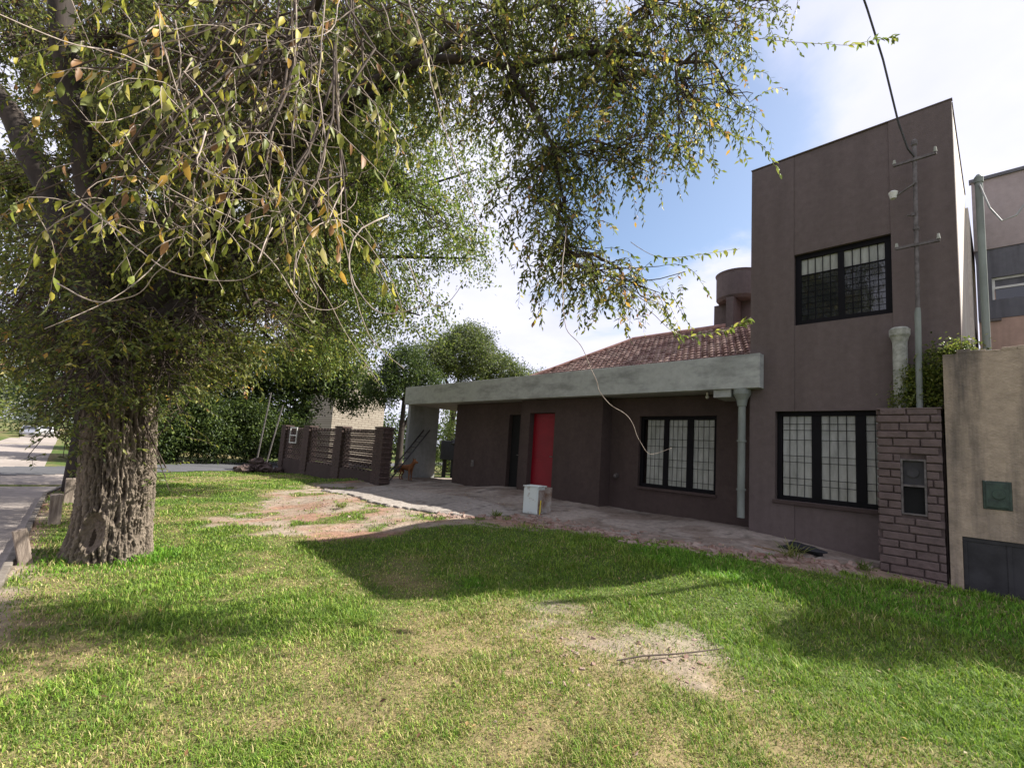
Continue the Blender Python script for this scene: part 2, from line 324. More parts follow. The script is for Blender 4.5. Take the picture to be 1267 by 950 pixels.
# grey paler soil in the worn lawn patch, pinkish earth by the path
dcol = dirtc*dn + dirtc2*(1-dn)
dcol = dcol*(1-worn[:, None]) + np.array([.23, .19, .15])*worn[:, None]
c = c*(1-dirt[:, None]) + dcol*dirt[:, None]
M['ground'] = attr_mat('ground_soil', 'tint', rough=.95, spec=.1, bump=1.0, bscale=28, nvar=.32, nscale=9)
gr = npmesh('ground', V, [F], M['ground'], col=c, smooth=True); tag(gr, kind='structure')

# concrete path: broken slabs along the house
xs2 = axis([(-13.6, -6, .055), (-6, -1, .045)]); ys2 = axis([(4.5, 7.4, .045), (7.4, 10.9, .15)])
def path_z(x, y):
    hole = np.exp(-(((x+2.2)/.5)**2+((y-7.35)/.12)**2))
    return terr(x, y) + .028 + .05*(fbm(x, y, .9, 51)-.5) + .016*(fbm(x, y, .12, 52)-.5) - .05*hole - .025*sstep(.03, .0, np.abs(fbm(x, y, 1.0, 64)-.5))*(fbm(x, y, 2.0, 66) > .42)
V, F = grid(xs2, ys2, path_z, lambda x, y: concrete_mask(x, y))
# skirt along the broken edge
ed = {}
for f in F:
    for a_, b_ in ((f[0], f[1]), (f[1], f[2]), (f[2], f[3]), (f[3], f[0])):
        k = (min(a_, b_), max(a_, b_)); ed[k] = None if k in ed else (a_, b_)
sk = [e for e in ed.values() if e]; nV = len(V); low = V.copy(); low[:, 2] -= .07
V2 = np.concatenate([V, low]); SF = np.array([(b_, a_, a_+nV, b_+nV) for a_, b_ in sk])
x, y = V2[:, 0], V2[:, 1]
pt = fbm(x, y, 1.6, 60)[:, None]; pn = sstep(.45, .62, fbm(x, y, .5, 61))[:, None]
crk = sstep(.035, .0, np.abs(fbm(x, y, 1.0, 64)-.5))[:, None]*(fbm(x, y, 2.0, 66) > .42)[:, None]; pc = np.array([.27, .232, .20])*(.55+.9*pt)*(1-.6*crk); pc = pc*(1-.62*pn) + np.array([.15, .112, .088])*.62*pn
slab = ((x > -12.2) & (x < -6.2) & (y < 6.5))[:, None]
pc = np.where(slab, np.array([.27, .24, .215])*(.75+.5*pt)*(1-.5*crk)*(1-.55*(np.abs(((x*.96+y*.28) % 1.7)-.85) > .835)[:, None]), pc)
M['path'] = attr_mat('old_concrete', 'tint', rough=.9, spec=.15, bump=.8, bscale=25, nvar=.28, nscale=11)
pa = npmesh('path', V2, [F, SF], M['path'], col=pc); tag(pa, kind='structure')

# road of worn concrete and the asphalt street that crosses it
def road_keep(x, y): return (y < kerb_y(x)-.02) & (y > np.interp(x, [-60, -30, -20], [-3.6, -4.6, -5.2])) & (x > -150) & ~((x < -15.5) & (y > .75)) & ~((x < street_near(y)-4.3) & (y > -.3))
xr = axis([(-150, -40, 3), (-40, -20, .5), (-20, -4, .12), (-4, 8, .6)]); yr = axis([(-5.2, -1, .3), (-1, 1.2, .05)])
V, F = grid(xr, yr, lambda x, y: terr(x, y)+.008, road_keep)
rc = np.array([.27, .235, .21])*(.7+.6*fbm(V[:, 0], V[:, 1], 1.1, 70))[:, None]
M['road'] = attr_mat('road_concrete', 'tint', rough=.9, spec=.15, bump=.5, bscale=30, nvar=.15, nscale=6)
ro = npmesh('road', V, [F], M['road'], col=rc); tag(ro, kind='structure')
def street_keep(x, y):
    nr = street_near(y); return (x < nr) & (x > nr-4.4)
xr = axis([(-45, -8, .25)]); yr = axis([(-25, 30, .25)])
V, F = grid(xr, yr, lambda x, y: terr(x, y)+.018, street_keep)
rc = np.array([.085, .085, .09])*(.8+.4*fbm(V[:, 0], V[:, 1], 1.5, 71))[:, None]
ro = npmesh('cross_street', V, [F], M['road'], col=rc); tag(ro, kind='structure')

# kerb stones along the road edge
kb = MB(); kp = []
kx = np.concatenate([np.linspace(4, -14, 40), np.linspace(-14.3, -17, 8)])
for i, x in enumerate(kx[:-1]):
    x1 = kx[i+1]; y0, y1 = float(kerb_y(x)), float(kerb_y(x1)); ang = math.atan2(y1-y0, x1-x); le = math.hypot(x1-x, y1-y0)
    cx, cy = (x+x1)/2, (y0+y1)/2; z = tz(cx, cy+.15)
    rot = Matrix.Rotation(ang+random.uniform(-.02, .02), 3, 'Z') @ Matrix.Rotation(random.uniform(-.03, .03), 3, 'X')
    kb.box(cx-le/2+.006, cx+le/2-.006, cy-.035, cy+.035, z-.14, z+.035+random.uniform(-.012, .012), rot=rot)
k_ = kb.build('kerb', M['concrete'], bevel=.012); tag(k_, kind='structure')

# ---------------------------------------------------------------- house
house = empty('house', (-6, 8.3, .4), 'brown flat-fronted house with tall box tower, pale canopy, tiled roof and a red door', 'house')
def wall_y(mb, x0, x1, z0, z1, y0, y1, holes=()):
    X = sorted({x0, x1, *[h[0] for h in holes], *[h[1] for h in holes]}); Z = sorted({z0, z1, *[h[2] for h in holes], *[h[3] for h in holes]})
    X = [v for v in X if x0 <= v <= x1]; Z = [v for v in Z if z0 <= v <= z1]
    for i in range(len(X)-1):
        zr = None
        for j in range(len(Z)-1):
            cx, cz = (X[i]+X[i+1])/2, (Z[j]+Z[j+1])/2
            hole = any(h[0] < cx < h[1] and h[2] < cz < h[3] for h in holes)
            if not hole:
                if zr is None: zr = [Z[j], Z[j+1]]
                else: zr[1] = Z[j+1]
            if hole or j == len(Z)-2:
                if zr: mb.box(X[i], X[i+1], y0, y1, zr[0], zr[1]); zr = None
UW = (-2.276, -1.026, 3.805, 4.995); LW = (-2.55, -.87, 1.015, 2.417); W1 = (-5.27, -3.66, .95, 2.395)
mb = MB()
wall_y(mb, -2.94, -2.276, -.1, 6.715, 8.30, 8.52, [LW])
wall_y(mb, -2.276, -1.026, -.1, 6.73, 8.314, 8.52, [LW, UW])
wall_y(mb, -1.026, -.335, -.1, 6.73, 8.30, 8.52, [LW])
mb.box(-2.94, -.52, 8.52, 11.4, -.1, 6.70)
mb.build('tower', M['mauve'], house)
MB().box(-.52, -.338, 8.522, 11.4, -.1, 6.70).box(-2.0, -.30, 11.402, 14.0, -.1, 6.45).build('side_wall', M['cream'], house)
MB().box(-2.95, -.325, 8.29, 8.36, 6.731, 6.745).box(-.36, -.325, 8.362, 11.4, 6.701, 6.722).build('coping', M['mauve'], house)
mb = MB()
RD = (-8.14, -7.32, .0, 2.465); DD = (-9.15, -8.72, .0, 2.455)
wall_y(mb, -8.45, -5.965, -.1, 2.785, 8.35, 8.62, [RD])
wall_y(mb, -11.5, -8.452, -.1, 2.785, 8.60, 8.80, [DD])
mb.box(-6.2, -5.965, 8.622, 8.90, -.1, 2.785)
wall_y(mb, -5.963, -2.942, -.1, 2.785, 8.70, 8.90, [W1])
mb.box(-11.5, -8.5, 9.4, 13.8, -.1, 2.99).box(-8.48, -2.96, 8.98, 14.2, -.1, 2.99)
mb.box(-11.5, -11.3, 8.802, 9.398, -.1, 2.785)
mb.build('front_wall', M['brownwall'], house)
# flat canopy with its deep front beam
mb = MB(); mb.box(-13.77, -2.72, 8.10, 8.288, 2.79, 3.365)
cnp = mb.build('canopy', M['fascia'], house, bevel=.008)
MB().box(-13.76, -11.52, 8.29, 11.5, 2.80, 2.98).box(-11.518, -2.96, 8.29, 8.96, 2.80, 2.98).build('soffit', M['soffit'], house)
MB().box(-13.82, -13.66, 8.292, 9.45, .15, 2.798).build('carport_wall', M['pale'], house)
MB().box(-3.49, -3.19, 8.14, 8.69, 2.655, 2.788).build('beam_end', M['fascia'], house, bevel=.006)
# rainwater pipe
mb = MB(); mb.tube([(-3.03, 8.20, .66), (-3.03, 8.20, 2.52)], [.058, .058], n=16)
mb.tube([(-3.03, 8.20, 2.50), (-3.03, 8.20, 2.60), (-3.03, 8.20, 2.68), (-3.03, 8.20, 2.70), (-3.03, 8.20, 2.785)], [.07, .085, .125, .135, .135], n=16)
for z in (1.1, 1.9): mb.tube([(-3.03, 8.20, z), (-3.03, 8.20, z+.03)], .074, n=16)
mb.build('downpipe', M['pipegreen'], house)
# tiled roof: courses of tiles with rounded columns
def tiles(a0, a1, b0, b1, rows, cols):
    """rows of separate curved clay tiles over the quad a0 a1 (eave) b0 b1 (ridge)"""
    a0, a1, b0, b1 = map(np.array, (a0, a1, b0, b1)); nr_ = np.cross(a1-a0, b0-a0); nr_ = nr_/np.linalg.norm(nr_)
    if nr_[2] < 0: nr_ = -nr_
    tot = np.linalg.norm(a1-a0); ex = (a1-a0)/tot; tw_ = tot/cols
    sL = (b0-a0) @ ex; sR = (b1-a0) @ ex; upv = (b0-a0) - ex*sL; Vv = []; Ff = []; Cc = []
    for r_ in range(rows):
        t0, t1 = r_/rows, (r_+1.12)/rows
        for c_ in range(-1, cols+1):
            xc = (c_+.5+(.5 if r_ % 2 else 0))*tw_; tm_ = (r_+.5)/rows
            if xc < sL*tm_-tw_*.3 or xc > tot+(sR-tot)*tm_+tw_*.3: continue
            k = len(Vv); jit = random.uniform(-.006, .006); cc_ = random.choice([(.33, .215, .185), (.25, .15, .13), (.40, .28, .24), (.20, .12, .105), (.36, .25, .215)]); g2 = random.uniform(.8, 1.15)
            for t_, h0 in ((t0, .052), (t1, .004)):
                for u_, hh in ((-.48, -.012), (-.25, .012), (0, .022), (.25, .012), (.48, -.012)):
                    Vv.append(a0+ex*(xc+u_*tw_)+upv*t_+nr_*(h0+hh+jit)); Cc.append([v*g2 for v in cc_])
            for u_ in (-.48, .48): Vv.append(a0+ex*(xc+u_*tw_)+upv*t0+nr_*(-.01)); Cc.append([v*g2 for v in cc_])
            Ff += [(k+i_, k+i_+1, k+6+i_, k+5+i_) for i_ in range(4)] + [(k+10, k+1, k, k), (k+10, k+11, k+3, k+1)][1:] + [(k+10, k+1, k+0, k+0)][:0]
            Ff += [(k+11, k+4, k+3, k+10), (k+0, k+1, k+10, k+10)][:1]
    # backing sheet just under the tiles
    k = len(Vv); 
    for p in (a0, a1, b1, b0): Vv.append(p-nr_*.012); Cc.append((.05, .03, .028))
    Ff.append((k, k+1, k+2, k+3))
    return np.array(Vv), np.array(Ff), np.array(Cc)
ea = 3.05; quads = [((-10.15, 8.7, ea), (-2.95, 8.7, ea), (-7.55, 12, 5), (-2.95, 12, 5), 20, 48),
                    ((-10.15, 15.3, ea), (-10.15, 8.7, ea), (-7.56, 12.02, 5), (-7.55, 12, 5), 17, 33),
                    ((-2.95, 15.3, ea), (-10.15, 15.3, ea), (-2.95, 12, 5), (-7.55, 12, 5), 10, 40)]
vo = 0; VV = []; FF = []; CC = []
for q in quads:
    v_, f_, c_ = tiles(*q); VV.append(v_); FF.append(f_+vo); CC.append(c_); vo += len(v_)
VV = np.concatenate(VV); FF = np.concatenate(FF); CC = np.concatenate(CC)
tm = attr_mat('clay_tiles', 'tint', rough=.8, nvar=.2, nscale=12)
rf = npmesh('roof', VV, [FF], tm, parent=house, col=CC)
mb = MB(); mb.tube([(-7.6, 12, 5.03), (-2.95, 12, 5.03)], .09, n=10); mb.tube([(-10.2, 8.65, 3.07), (-7.55, 12, 5.03)], .085, n=10)
mb.build('ridge_tiles', mat('ridge_clay', (.30, .17, .14), scale=6), rf)
# water tank on its block stand
mb = MB(); cx, cy = -4.72, 12.5
mb.box(cx-.62, cx+.62, cy-.09, cy+.09, 4.9, 5.78).box(cx-.09, cx+.09, cy-.62, cy-.092, 4.9, 5.775).box(cx-.09, cx+.09, cy+.092, cy+.62, 4.9, 5.775)
mb.tube([(cx, cy, 5.78), (cx, cy, 5.86), (cx, cy, 6.46), (cx, cy, 6.53), (cx, cy, 6.56)], [.50, .56, .565, .59, .50], n=40)
mb.tube([(cx+.1, cy-.2, 6.56), (cx+.1, cy-.2, 6.66)], .03, n=8)
mb.build('water_tank', M['mauve'], house)

def window(x0, x1, z0, z1, yf, lights, bars, pane_m, fw=.07, mull=.12, bz=(), kind='shutter'):
    """frame with mullions; children: panes and grille bars"""
    mb = MB(); y0, y1 = yf, yf+.07
    mb.box(x0+.002, x1-.002, y0, y1, z1-fw, z1-.002).box(x0+.002, x1-.002, y0, y1, z0+.002, z0+fw)
    mb.box(x0+.002, x0+fw, y0+.001, y1, z0+fw, z1-fw).box(x1-fw, x1-.002, y0+.001, y1, z0+fw, z1-fw)
    for (a_, b_) in zip(lights[:-1], lights[1:]): mb.box(a_[1], b_[0], y0+.002, y1, z0+fw, z1-fw)
    w_ = mb.build('window', M['black'], house, bevel=.004)
    g_ = MB()
    for (a_, b_) in lights:
        if kind == 'shutter': MB().box(a_, b_, y0+.045, y0+.06, z0+fw, z1-fw).build('shutter', pane_m, w_)
        n_ = bars
        for k in range(1, n_):
            xx = a_+(b_-a_)*k/n_; g_.tube([(xx, y0+.015, z0+fw), (xx, y0+.015, z1-fw)], .005, n=6)
        for zz in bz: g_.tube([(a_, y0+.014, z0+(z1-z0)*zz), (b_, y0+.014, z0+(z1-z0)*zz)], .0045, n=6)
    g_.build('grille', M['black'], w_)
    return w_
window(*LW, 8.40, [(-2.471, -2.065), (-1.939, -1.506), (-1.38, -.95)], 4, M['shutter'], bz=(.18, .25, .43, .50, .68, .79, .86))
window(*W1, 8.77, [(-5.13, -4.75), (-4.65, -4.26), (-4.14, -3.73)], 4, M['shutter'], bz=(.12, .30, .40, .58, .68, .86))
wu = window(*UW, 8.37, [(-2.20, -1.69), (-1.61, -1.09)], 1, M['glass'], fw=.085, kind='none')
for a_, b_ in [(-2.20, -1.69), (-1.61, -1.09)]:
    MB().box(a_, b_, 8.40, 8.42, 3.88, 4.64).build('pane', M['glass'], wu)
    s_ = MB(); s_.box(a_, b_, 8.405, 8.425, 4.641, 4.915).build('blind', M['shutter'], wu)
    mb = MB()
    for k in range(1, 5): xx = a_+(b_-a_)*k/5; mb.box(xx-.005, xx+.005, 8.388, 8.396, 3.88, 4.915)
    mb.box(a_, b_, 8.386, 8.3955, 4.635, 4.652)
    for k in range(1, 8): mb.box(a_, b_, 8.389, 8.3945, 3.88+k*.095-.0025, 3.88+k*.095+.0025)
    mb.build('grille', M['black'], wu)
MB().box(-2.58, -.86, 8.27, 8.40, .955, 1.012).build('window_sill', M['brownwall'], house, bevel=.006)
MB().box(-5.29, -3.64, 8.66, 8.77, .90, .947).build('window_sill', M['brownwall'], house, bevel=.006)
# doors
dr = MB().box(-8.135, -7.325, 8.50, 8.55, .30, 2.46).box(-8.06, -7.40, 8.492, 8.499, .55, 1.30).box(-8.06, -7.40, 8.492, 8.499, 1.42, 2.36).build('door', M['red'], house, bevel=.006, label='red panelled front door')
MB().tube([(-7.42, 8.49, 1.42), (-7.42, 8.44, 1.42), (-7.50, 8.44, 1.42)], .011, n=8).build('handle', M['metal'], dr)
dd = MB().box(-9.145, -8.725, 8.72, 8.76, .40, 2.45).build('door', M['dark'], house, label='narrow black side door')
MB().tube([(-8.78, 8.71, 1.4), (-8.78, 8.66, 1.4), (-8.84, 8.66, 1.4)], .01, n=6).build('handle', M['metal'], dd)
# bulb under the canopy, meter hatches on the walls
MB().tube([(-3.72, 8.42, 2.795), (-3.72, 8.42, 2.74)], .02, n=10).blob((-3.72, 8.42, 2.71), .035, amp=0).build('bulb', M['white'], house, smooth=True)
MB().tube([(-5.77, 8.695, 1.12), (-5.77, 8.64, 1.12)], .05, n=16).tube([(-5.77, 8.64, 1.12), (-5.77, 8.60, 1.10)], .025, n=10).build('wall_tap', M['metal'], house)
MB().box(-10.62, -10.50, 8.575, 8.599, .98, 1.16).build('socket_box', M['metal'], house, bevel=.006)

# ---------------------------------------------------------------- brick pillar with meter recess, in front of the window
pil = empty('brick_pillar', (-.83, 7.85, .25), 'short pillar of rough mauve painted bricks with two small dark hatches beside the beige wall', 'pillar')
mb = MB(); wall_y(mb, -1.135, -.522, .0, 2.35, 7.715, 8.04, [(-.905, -.68, 1.05, 1.715)]); mb.build('mortar_core', M['mortar'], pil)
mb = MB(); z = .12; row = 0
while z < 2.30:
    h = .098+random.uniform(-.006, .008); x = -1.147 - (0 if row % 2 else .17)
    while x < -.512:
        l_ = random.choice([.30, .33, .27, .20]); x0_, x1_ = max(x, -1.147), min(x+l_, -.512)
        z1_ = min(z+h, 2.365)
        if x1_-x0_ > .035:
            segs = [(x0_, x1_)]
            if z1_ > 1.045 and z < 1.72:
                segs = [(a_, b_) for a_, b_ in [(x0_, min(x1_, -.91)), (max(x0_, -.675), x1_)] if b_-a_ > .03]
            for a_, b_ in segs:
                d_ = random.uniform(0, .024)
                mb.box(a_+.006, b_-.006, 7.70-d_, 7.86, z+.007, z1_-.006, rot=Matrix.Rotation(random.uniform(-.012, .012), 3, 'Y'))
        if row % 2 == 0: pass
        x += l_
    # left flank bricks
    mb.box(-1.152-random.uniform(0, .01), -1.10, 7.72+random.uniform(0, .02), 8.05, z+.008, z1_-.007)
    z += h; row += 1
mb.box(-1.15, -.51, 7.69, 8.05, 2.352, 2.372)
mb.build('bricks', M['brickmauve'], pil, bevel=.013)
mb = MB(); mb.box(-.915, -.895, 7.69, 7.80, 1.04, 1.725).box(-.69, -.67, 7.69, 7.80, 1.04, 1.725).box(-.895, -.69, 7.69, 7.80, 1.705, 1.725).box(-.895, -.69, 7.69, 7.80, 1.04, 1.058).box(-.895, -.69, 7.692, 7.80, 1.385, 1.41)
mb.build('hatch_frame', M['metal'], pil)
MB().box(-.894, -.691, 7.745, 7.76, 1.411, 1.704).tube([(-.80, 7.74, 1.56), (-.80, 7.72, 1.56)], .06, n=18).build('hatch', M['darkpanel'], pil)
MB().box(-.894, -.691, 7.74, 7.76, 1.059, 1.384).build('hatch', M['dark'], pil)

# beige boundary wall
bw = empty('boundary_wall', (1.2, 7.8, .2), 'tall stained beige rendered wall at the right edge with a low dark panel', 'wall')
nx, nz = 60, 40; Vw = []; 
mb = MB(); wall_y(mb, -.485, 3.8, -.05, 3.02, 7.70, 7.92, [(-.375, 1.1, .10, .86), (-.19, .045, 1.20, 1.52)])
mb.build('wall', M['beige'], bw)
mb = MB()
for i in range(34):
    x0_ = -.487+i*.126; zt_ = 3.055+.018*math.sin(i*1.7)+random.uniform(-.006, .006) - (.05 if i == 0 else 0)
    mb.box(x0_, x0_+.1265, 7.697, 7.923, 3.018, zt_)
mb.build('wall_top', M['beige'], bw, bevel=.02)
fr_ = MB().box(-.375, 1.1, 7.73, 7.76, .10, .86).build('metal_panel', M['darkpanel'], bw)
MB().box(-.374, 1.099, 7.72, 7.729, .81, .857).box(-.374, -.335, 7.72, 7.7295, .10, .808).box(-.02, .02, 7.719, 7.7295, .10, .808).build('panel_frame', M['darkpanel'], fr_, bevel=.003)
mx_ = MB().box(-.188, .043, 7.685, 7.72, 1.202, 1.518).build('meter_box', M['boxgreen'], bw, bevel=.008)
MB().box(-.165, .02, 7.672, 7.684, 1.225, 1.495).tube([(-.06, 7.671, 1.37), (-.06, 7.662, 1.37)], .055, n=20).build('meter_box_door', M['boxgreen'], mx_, bevel=.006)

# ---------------------------------------------------------------- pipes and masts behind the pillar
def thing1(name, mb, m, label, cat, group=None, bevel=0, smooth=False):
    o = mb.build(name, m, None, bevel=bevel, smooth=smooth); return tag(o, label, cat, group)
vp = MB(); vp.tube([(-.94, 8.14, .3), (-.94, 8.14, 3.38)], [.082, .082], n=20); vp.tube([(-.94, 8.14, 3.33), (-.94, 8.14, 3.39), (-.94, 8.14, 3.42), (-.94, 8.14, 3.50), (-.94, 8.14, 3.53)], [.083, .10, .115, .118, .09], n=20)
thing1('vent_pipe', vp, M['cement'], 'thick mossy cement vent pipe with flared cap behind the brick pillar', 'pipe')
pole = empty('service_mast', (-.72, 7.93, 2.37), 'thin metal service mast with three cross arms rising from the brick pillar', 'mast')
MB().tube([(-.735, 7.93, 2.372), (-.725, 7.93, 3.65), (-.722, 7.93, 3.72)], [.034, .034, .027], n=12).build('lower_sleeve', M['pipegreen'], pole)
MB().tube([(-.722, 7.93, 3.72), (-.705, 7.93, 6.0), (-.705, 7.93, 6.02), (-.705, 7.93, 6.08), (-.705, 7.93, 6.10)], [.024, .024, .035, .035, .015], n=12).build('pole', M['metal'], pole)
for z in (5.80, 4.585):
    a_ = MB().box(-.935, -.48, 7.895, 7.925, z-.02, z+.018).build('cross_arm', M['metal'], pole, bevel=.004)
    for xx, hh in ((-.92, .075), (-.495, .09)): MB().tube([(xx, 7.91, z+.018), (xx, 7.91, z+hh)], [.022, .013], n=10).build('insulator', M['cement'], a_)
a_ = MB().tube([(-.70, 7.91, 5.46), (-.93, 7.90, 5.33)], .014, n=8).build('cross_arm', M['metal'], pole)
MB().tube([(-.94, 7.895, 5.31), (-.94, 7.895, 5.40), (-.94, 7.895, 5.42)], [.035, .055, .03], n=16).build('camera_head', M['white'], a_)  # small camera on the end of the arm
MB().box(-.755, -.72, 7.90, 7.93, 5.0, 5.05).tube([(-.76, 7.92, 5.02), (-.80, 7.9, 5.02)], .012, n=6).build('clamp', M['metal'], pole); MB().tube([(-.713, 7.93, 4.80), (-.713, 7.93, 4.84)], .032, n=12).build('clamp', M['metal'], pole)
def sag(p, q, s, n_=16):
    p, q = Vector(p), Vector(q); return [p.lerp(q, i/n_) - Vector((0, 0, s*4*(i/n_)*(1-i/n_))) for i in range(n_+1)]
thing1('overhead_cable', MB().tube([(-.705, 7.92, 5.84), (-.76, 7.8, 5.92), (-.829, 7.6, 6.22), (-.925, 7.2, 6.95), (-1.02, 6.8, 7.45), (-1.3, 5.0, 8.6), (-1.8, 2.0, 9.4), (-2.6, -3, 9.9)], .012, n=6), M['wire'], 'dark overhead cable rising from the service mast into the sky', 'cable')
p2 = MB(); p2.tube([(-.10, 8.05, .25), (-.105, 8.05, 5.30)], .038, n=14); p2.tube([(-.105, 8.05, 5.29), (-.105, 8.05, 5.36), (-.105, 8.05, 5.40)], [.046, .046, .02], n=14)
thing1('pipe_post', p2, M['pipegreen'], 'plain pale green steel post standing behind the beige wall', 'post')
thing1('drooping_cable', MB().tube([(-.10, 8.0, 5.25), (-.018, 8.0, 4.90), (.079, 8.0, 4.70), (.201, 8.0, 4.73), (.30, 8.02, 4.9), (.8, 8.2, 5.7)], .010, n=6), M['wirepale'], 'pale cable drooping from the green post beyond the beige wall', 'cable')

# ---------------------------------------------------------------- neighbour house
nb = empty('neighbour_house', (2.5, 12.5, .3), 'neighbouring two-storey house in peach and grey render behind the beige wall', 'house')
mb = MB(); mb.box(-.24, 6, 12.0, 17, .0, 4.47); mb.build('lower_wall', M['peach'], nb)
mb = MB(); wall_y(mb, -.245, 6, 4.472, 5.79, 11.99, 12.2, [(-.05, 1.7, 4.82, 5.24)]); mb.build('middle_wall', M['band'], nb)
MB().box(-.26, 6.05, 11.97, 17, 5.792, 7.16).build('upper_wall', M['greyrender'], nb)
MB().box(-.29, 6.1, 11.93, 12.05, 7.161, 7.22).build('coping', M['band'], nb)
wn = MB().box(-.05, 1.7, 12.03, 12.08, 5.20, 5.24).box(-.05, 1.7, 12.03, 12.08, 5.03, 5.07).box(-.05, -.01, 12.031, 12.08, 5.07, 5.20).box(-.05, -.02, 12.031, 12.08, 4.82, 5.03).build('window', M['white'], nb)
MB().box(-.01, 1.7, 12.05, 12.06, 4.82, 5.03).build('pane', M['glass'], wn); MB().box(-.01, 1.7, 12.05, 12.06, 5.07, 5.20).build('blind', M['band'], wn)
MB().box(-.24, .05, 11.96, 12.0, 4.42, 4.46).build('ledge', M['metal'], nb)

# ---------------------------------------------------------------- lattice brick screen wall
scr = empty('brick_screen_wall', (-17.3, 7, .1), 'low garden wall of open lattice brickwork between dark brick piers left of the carport', 'garden wall')
MB().box(-21.9, -12.95, 6.98, 7.16, -.25, .55).build('base_wall', M['brownwall'], scr)
piers = [(-21.95, -21.45), (-19.35, -18.75), (-16.35, -15.75), (-13.40, -12.85)]
mb = MB()
for a_, b_ in piers:
    z = .2; r_ = 0
    mb.box(a_+.03, b_-.03, 6.96, 7.27, -.2, 1.90)
    while z < 1.93:
        o_ = .0 if r_ % 2 else .055
        mb.box(a_-.0, (a_+b_)/2-.004+o_, 6.93, 7.29, z, z+.062); mb.box((a_+b_)/2+.004+o_, b_+(.04 if r_ % 2 else 0), 6.93, 7.29, z, z+.062); z += .074; r_ += 1
mb.build('piers', M['brickred'], scr, bevel=.005)
for (a0_, a1_), (b0_, b1_) in zip(piers[:-1], piers[1:]):
    mb = MB(); z = .56; r_ = 0
    while z < 1.85:
        x = a1_ - (0 if r_ % 2 else .13)
        while x < b0_:
            x0_, x1_ = max(x, a1_), min(x+.20, b0_)
            if x1_-x0_ > .03: mb.box(x0_, x1_, 7.02, 7.13, z, z+.052)
            x += .27
        z += .070; r_ += 1
        mb.box(a1_, b0_, 7.03, 7.12, z-.016, z-.006) if r_ % 3 == 0 else None
    mb.build('lattice', M['brickred'], scr, bevel=.004)
nm = MB().box(-20.75, -20.70, 6.90, 6.93, 1.22, 1.88).box(-20.0, -19.95, 6.90, 6.93, 1.22, 1.88).box(-20.70, -20.0, 6.90, 6.93, 1.83, 1.88).box(-20.70, -20.0, 6.90, 6.93, 1.52, 1.56).box(-20.70, -20.0, 6.90, 6.93, 1.22, 1.26).build('wall_frame', M['white'], scr)

# ladder against the carport wall
lad = empty('ladder', (-13.35, 7.6, .33), 'dark slatted ladder leaning against the pale carport side wall', 'ladder')
mb = MB(); A0 = Vector((-13.62, 7.50, .30)); A1 = Vector((-13.62, 8.85, 2.0)); off = Vector((.36, 0, 0))
for o_ in (Vector((0, 0, 0)), off): mb.tube([A0+o_, A1+o_], .024, n=8)
mb.build('side_rail', M['darkpanel'], lad)
for k in range(1, 9):
    p = A0.lerp(A1, k/9.2); MB().box(p.x, p.x+.36, p.y-.03, p.y+.03, p.z-.010, p.z+.010).build('rung', M['darkpanel'], lad)
# covered table at the back of the carport
tb = empty('covered_table', (-14.2, 10.8, .38), 'low table under a black cover at the open back of the carport', 'table')
mb = MB(); mb.box(-14.9, -13.2, 10.5, 11.3, 1.0, 1.72); mb.blob((-14.0, 10.9, 1.62), .55, seed=4, sub=3, amp=.2, sq=(1.3, .7, .35)); mb.build('cover', M['tarp'], tb, bevel=.08)
for x in (-14.8, -14.25, -13.8, -13.3):
    MB().box(x-.05, x+.05, 10.6, 10.72, .3, 1.0).build('leg', M['tarp'], tb)

# white metal cabinet standing on the path
cb = empty('scrap_cabinet', (-6.03, 6.55, .34), 'old chipped white metal cabinet dumped on the path in front of the red door', 'cabinet')
zz = tz(-6.05, 6.5)+.02; rotz = Matrix.Rotation(R(16), 3, 'Z'); pv = (-6.05, 6.55, zz)
MB().box(-6.28, -5.98, 6.40, 6.72, zz, zz+.49, rot=rotz, piv=pv).build('body', M['dirtywhite'], cb, bevel=.012)
MB().box(-6.262, -5.998, 6.392, 6.399, zz+.03, zz+.46, rot=rotz, piv=pv).build('front_panel', M['dirtywhite'], cb, bevel=.003)
MB().box(-5.979, -5.965, 6.42, 6.70, zz+.03, zz+.44, rot=rotz, piv=pv).box(-5.98, -5.84, 6.68, 6.71, zz+.0, zz+.49, rot=rotz, piv=pv).build('side_panel', mat('greyed_enamel', (.38, .36, .33), col2=(.16, .09, .055), scale=7), cb)
MB().box(-6.29, -5.96, 6.385, 6.73, zz+.491, zz+.51, rot=rotz, piv=pv).build('top', M['dirtywhite'], cb, bevel=.004)
MB().tube([(-5.90, 6.46, zz), (-5.91, 6.48, zz+.26)], .011, n=6).build('yellow_strip', M['yellow'], cb)

# ---------------------------------------------------------------- posts by the kerb
def post(x, y, h, wx, wy, ry, rx, label, m=M['wood']):
    z = tz(x, y); rot = Matrix.Rotation(R(ry), 3, 'Y') @ Matrix.Rotation(R(rx), 3, 'X')
    mb = MB(); n_ = 5
    for i in range(1): mb.box(x-wx/2, x+wx/2, y-wy/2, y+wy/2, z-.12, z+h, rot=rot, piv=(x, y, z))
    return thing1('wooden_stump_post', mb, m, label, 'post', 'short posts beside the kerb', bevel=.012)
post(-6.95, -.10, .38, .05, .11, 6, 14, 'short leaning grey wooden post nearest to the big trunk')
post(-9.7, .08, .44, .12, .14, 4, 3, 'stubby pale wooden post in the grass behind the leaning one')
post(-12.2, .25, .46, .16, .16, 0, 2, 'squat grey post farthest along the kerb, near the crossing street')

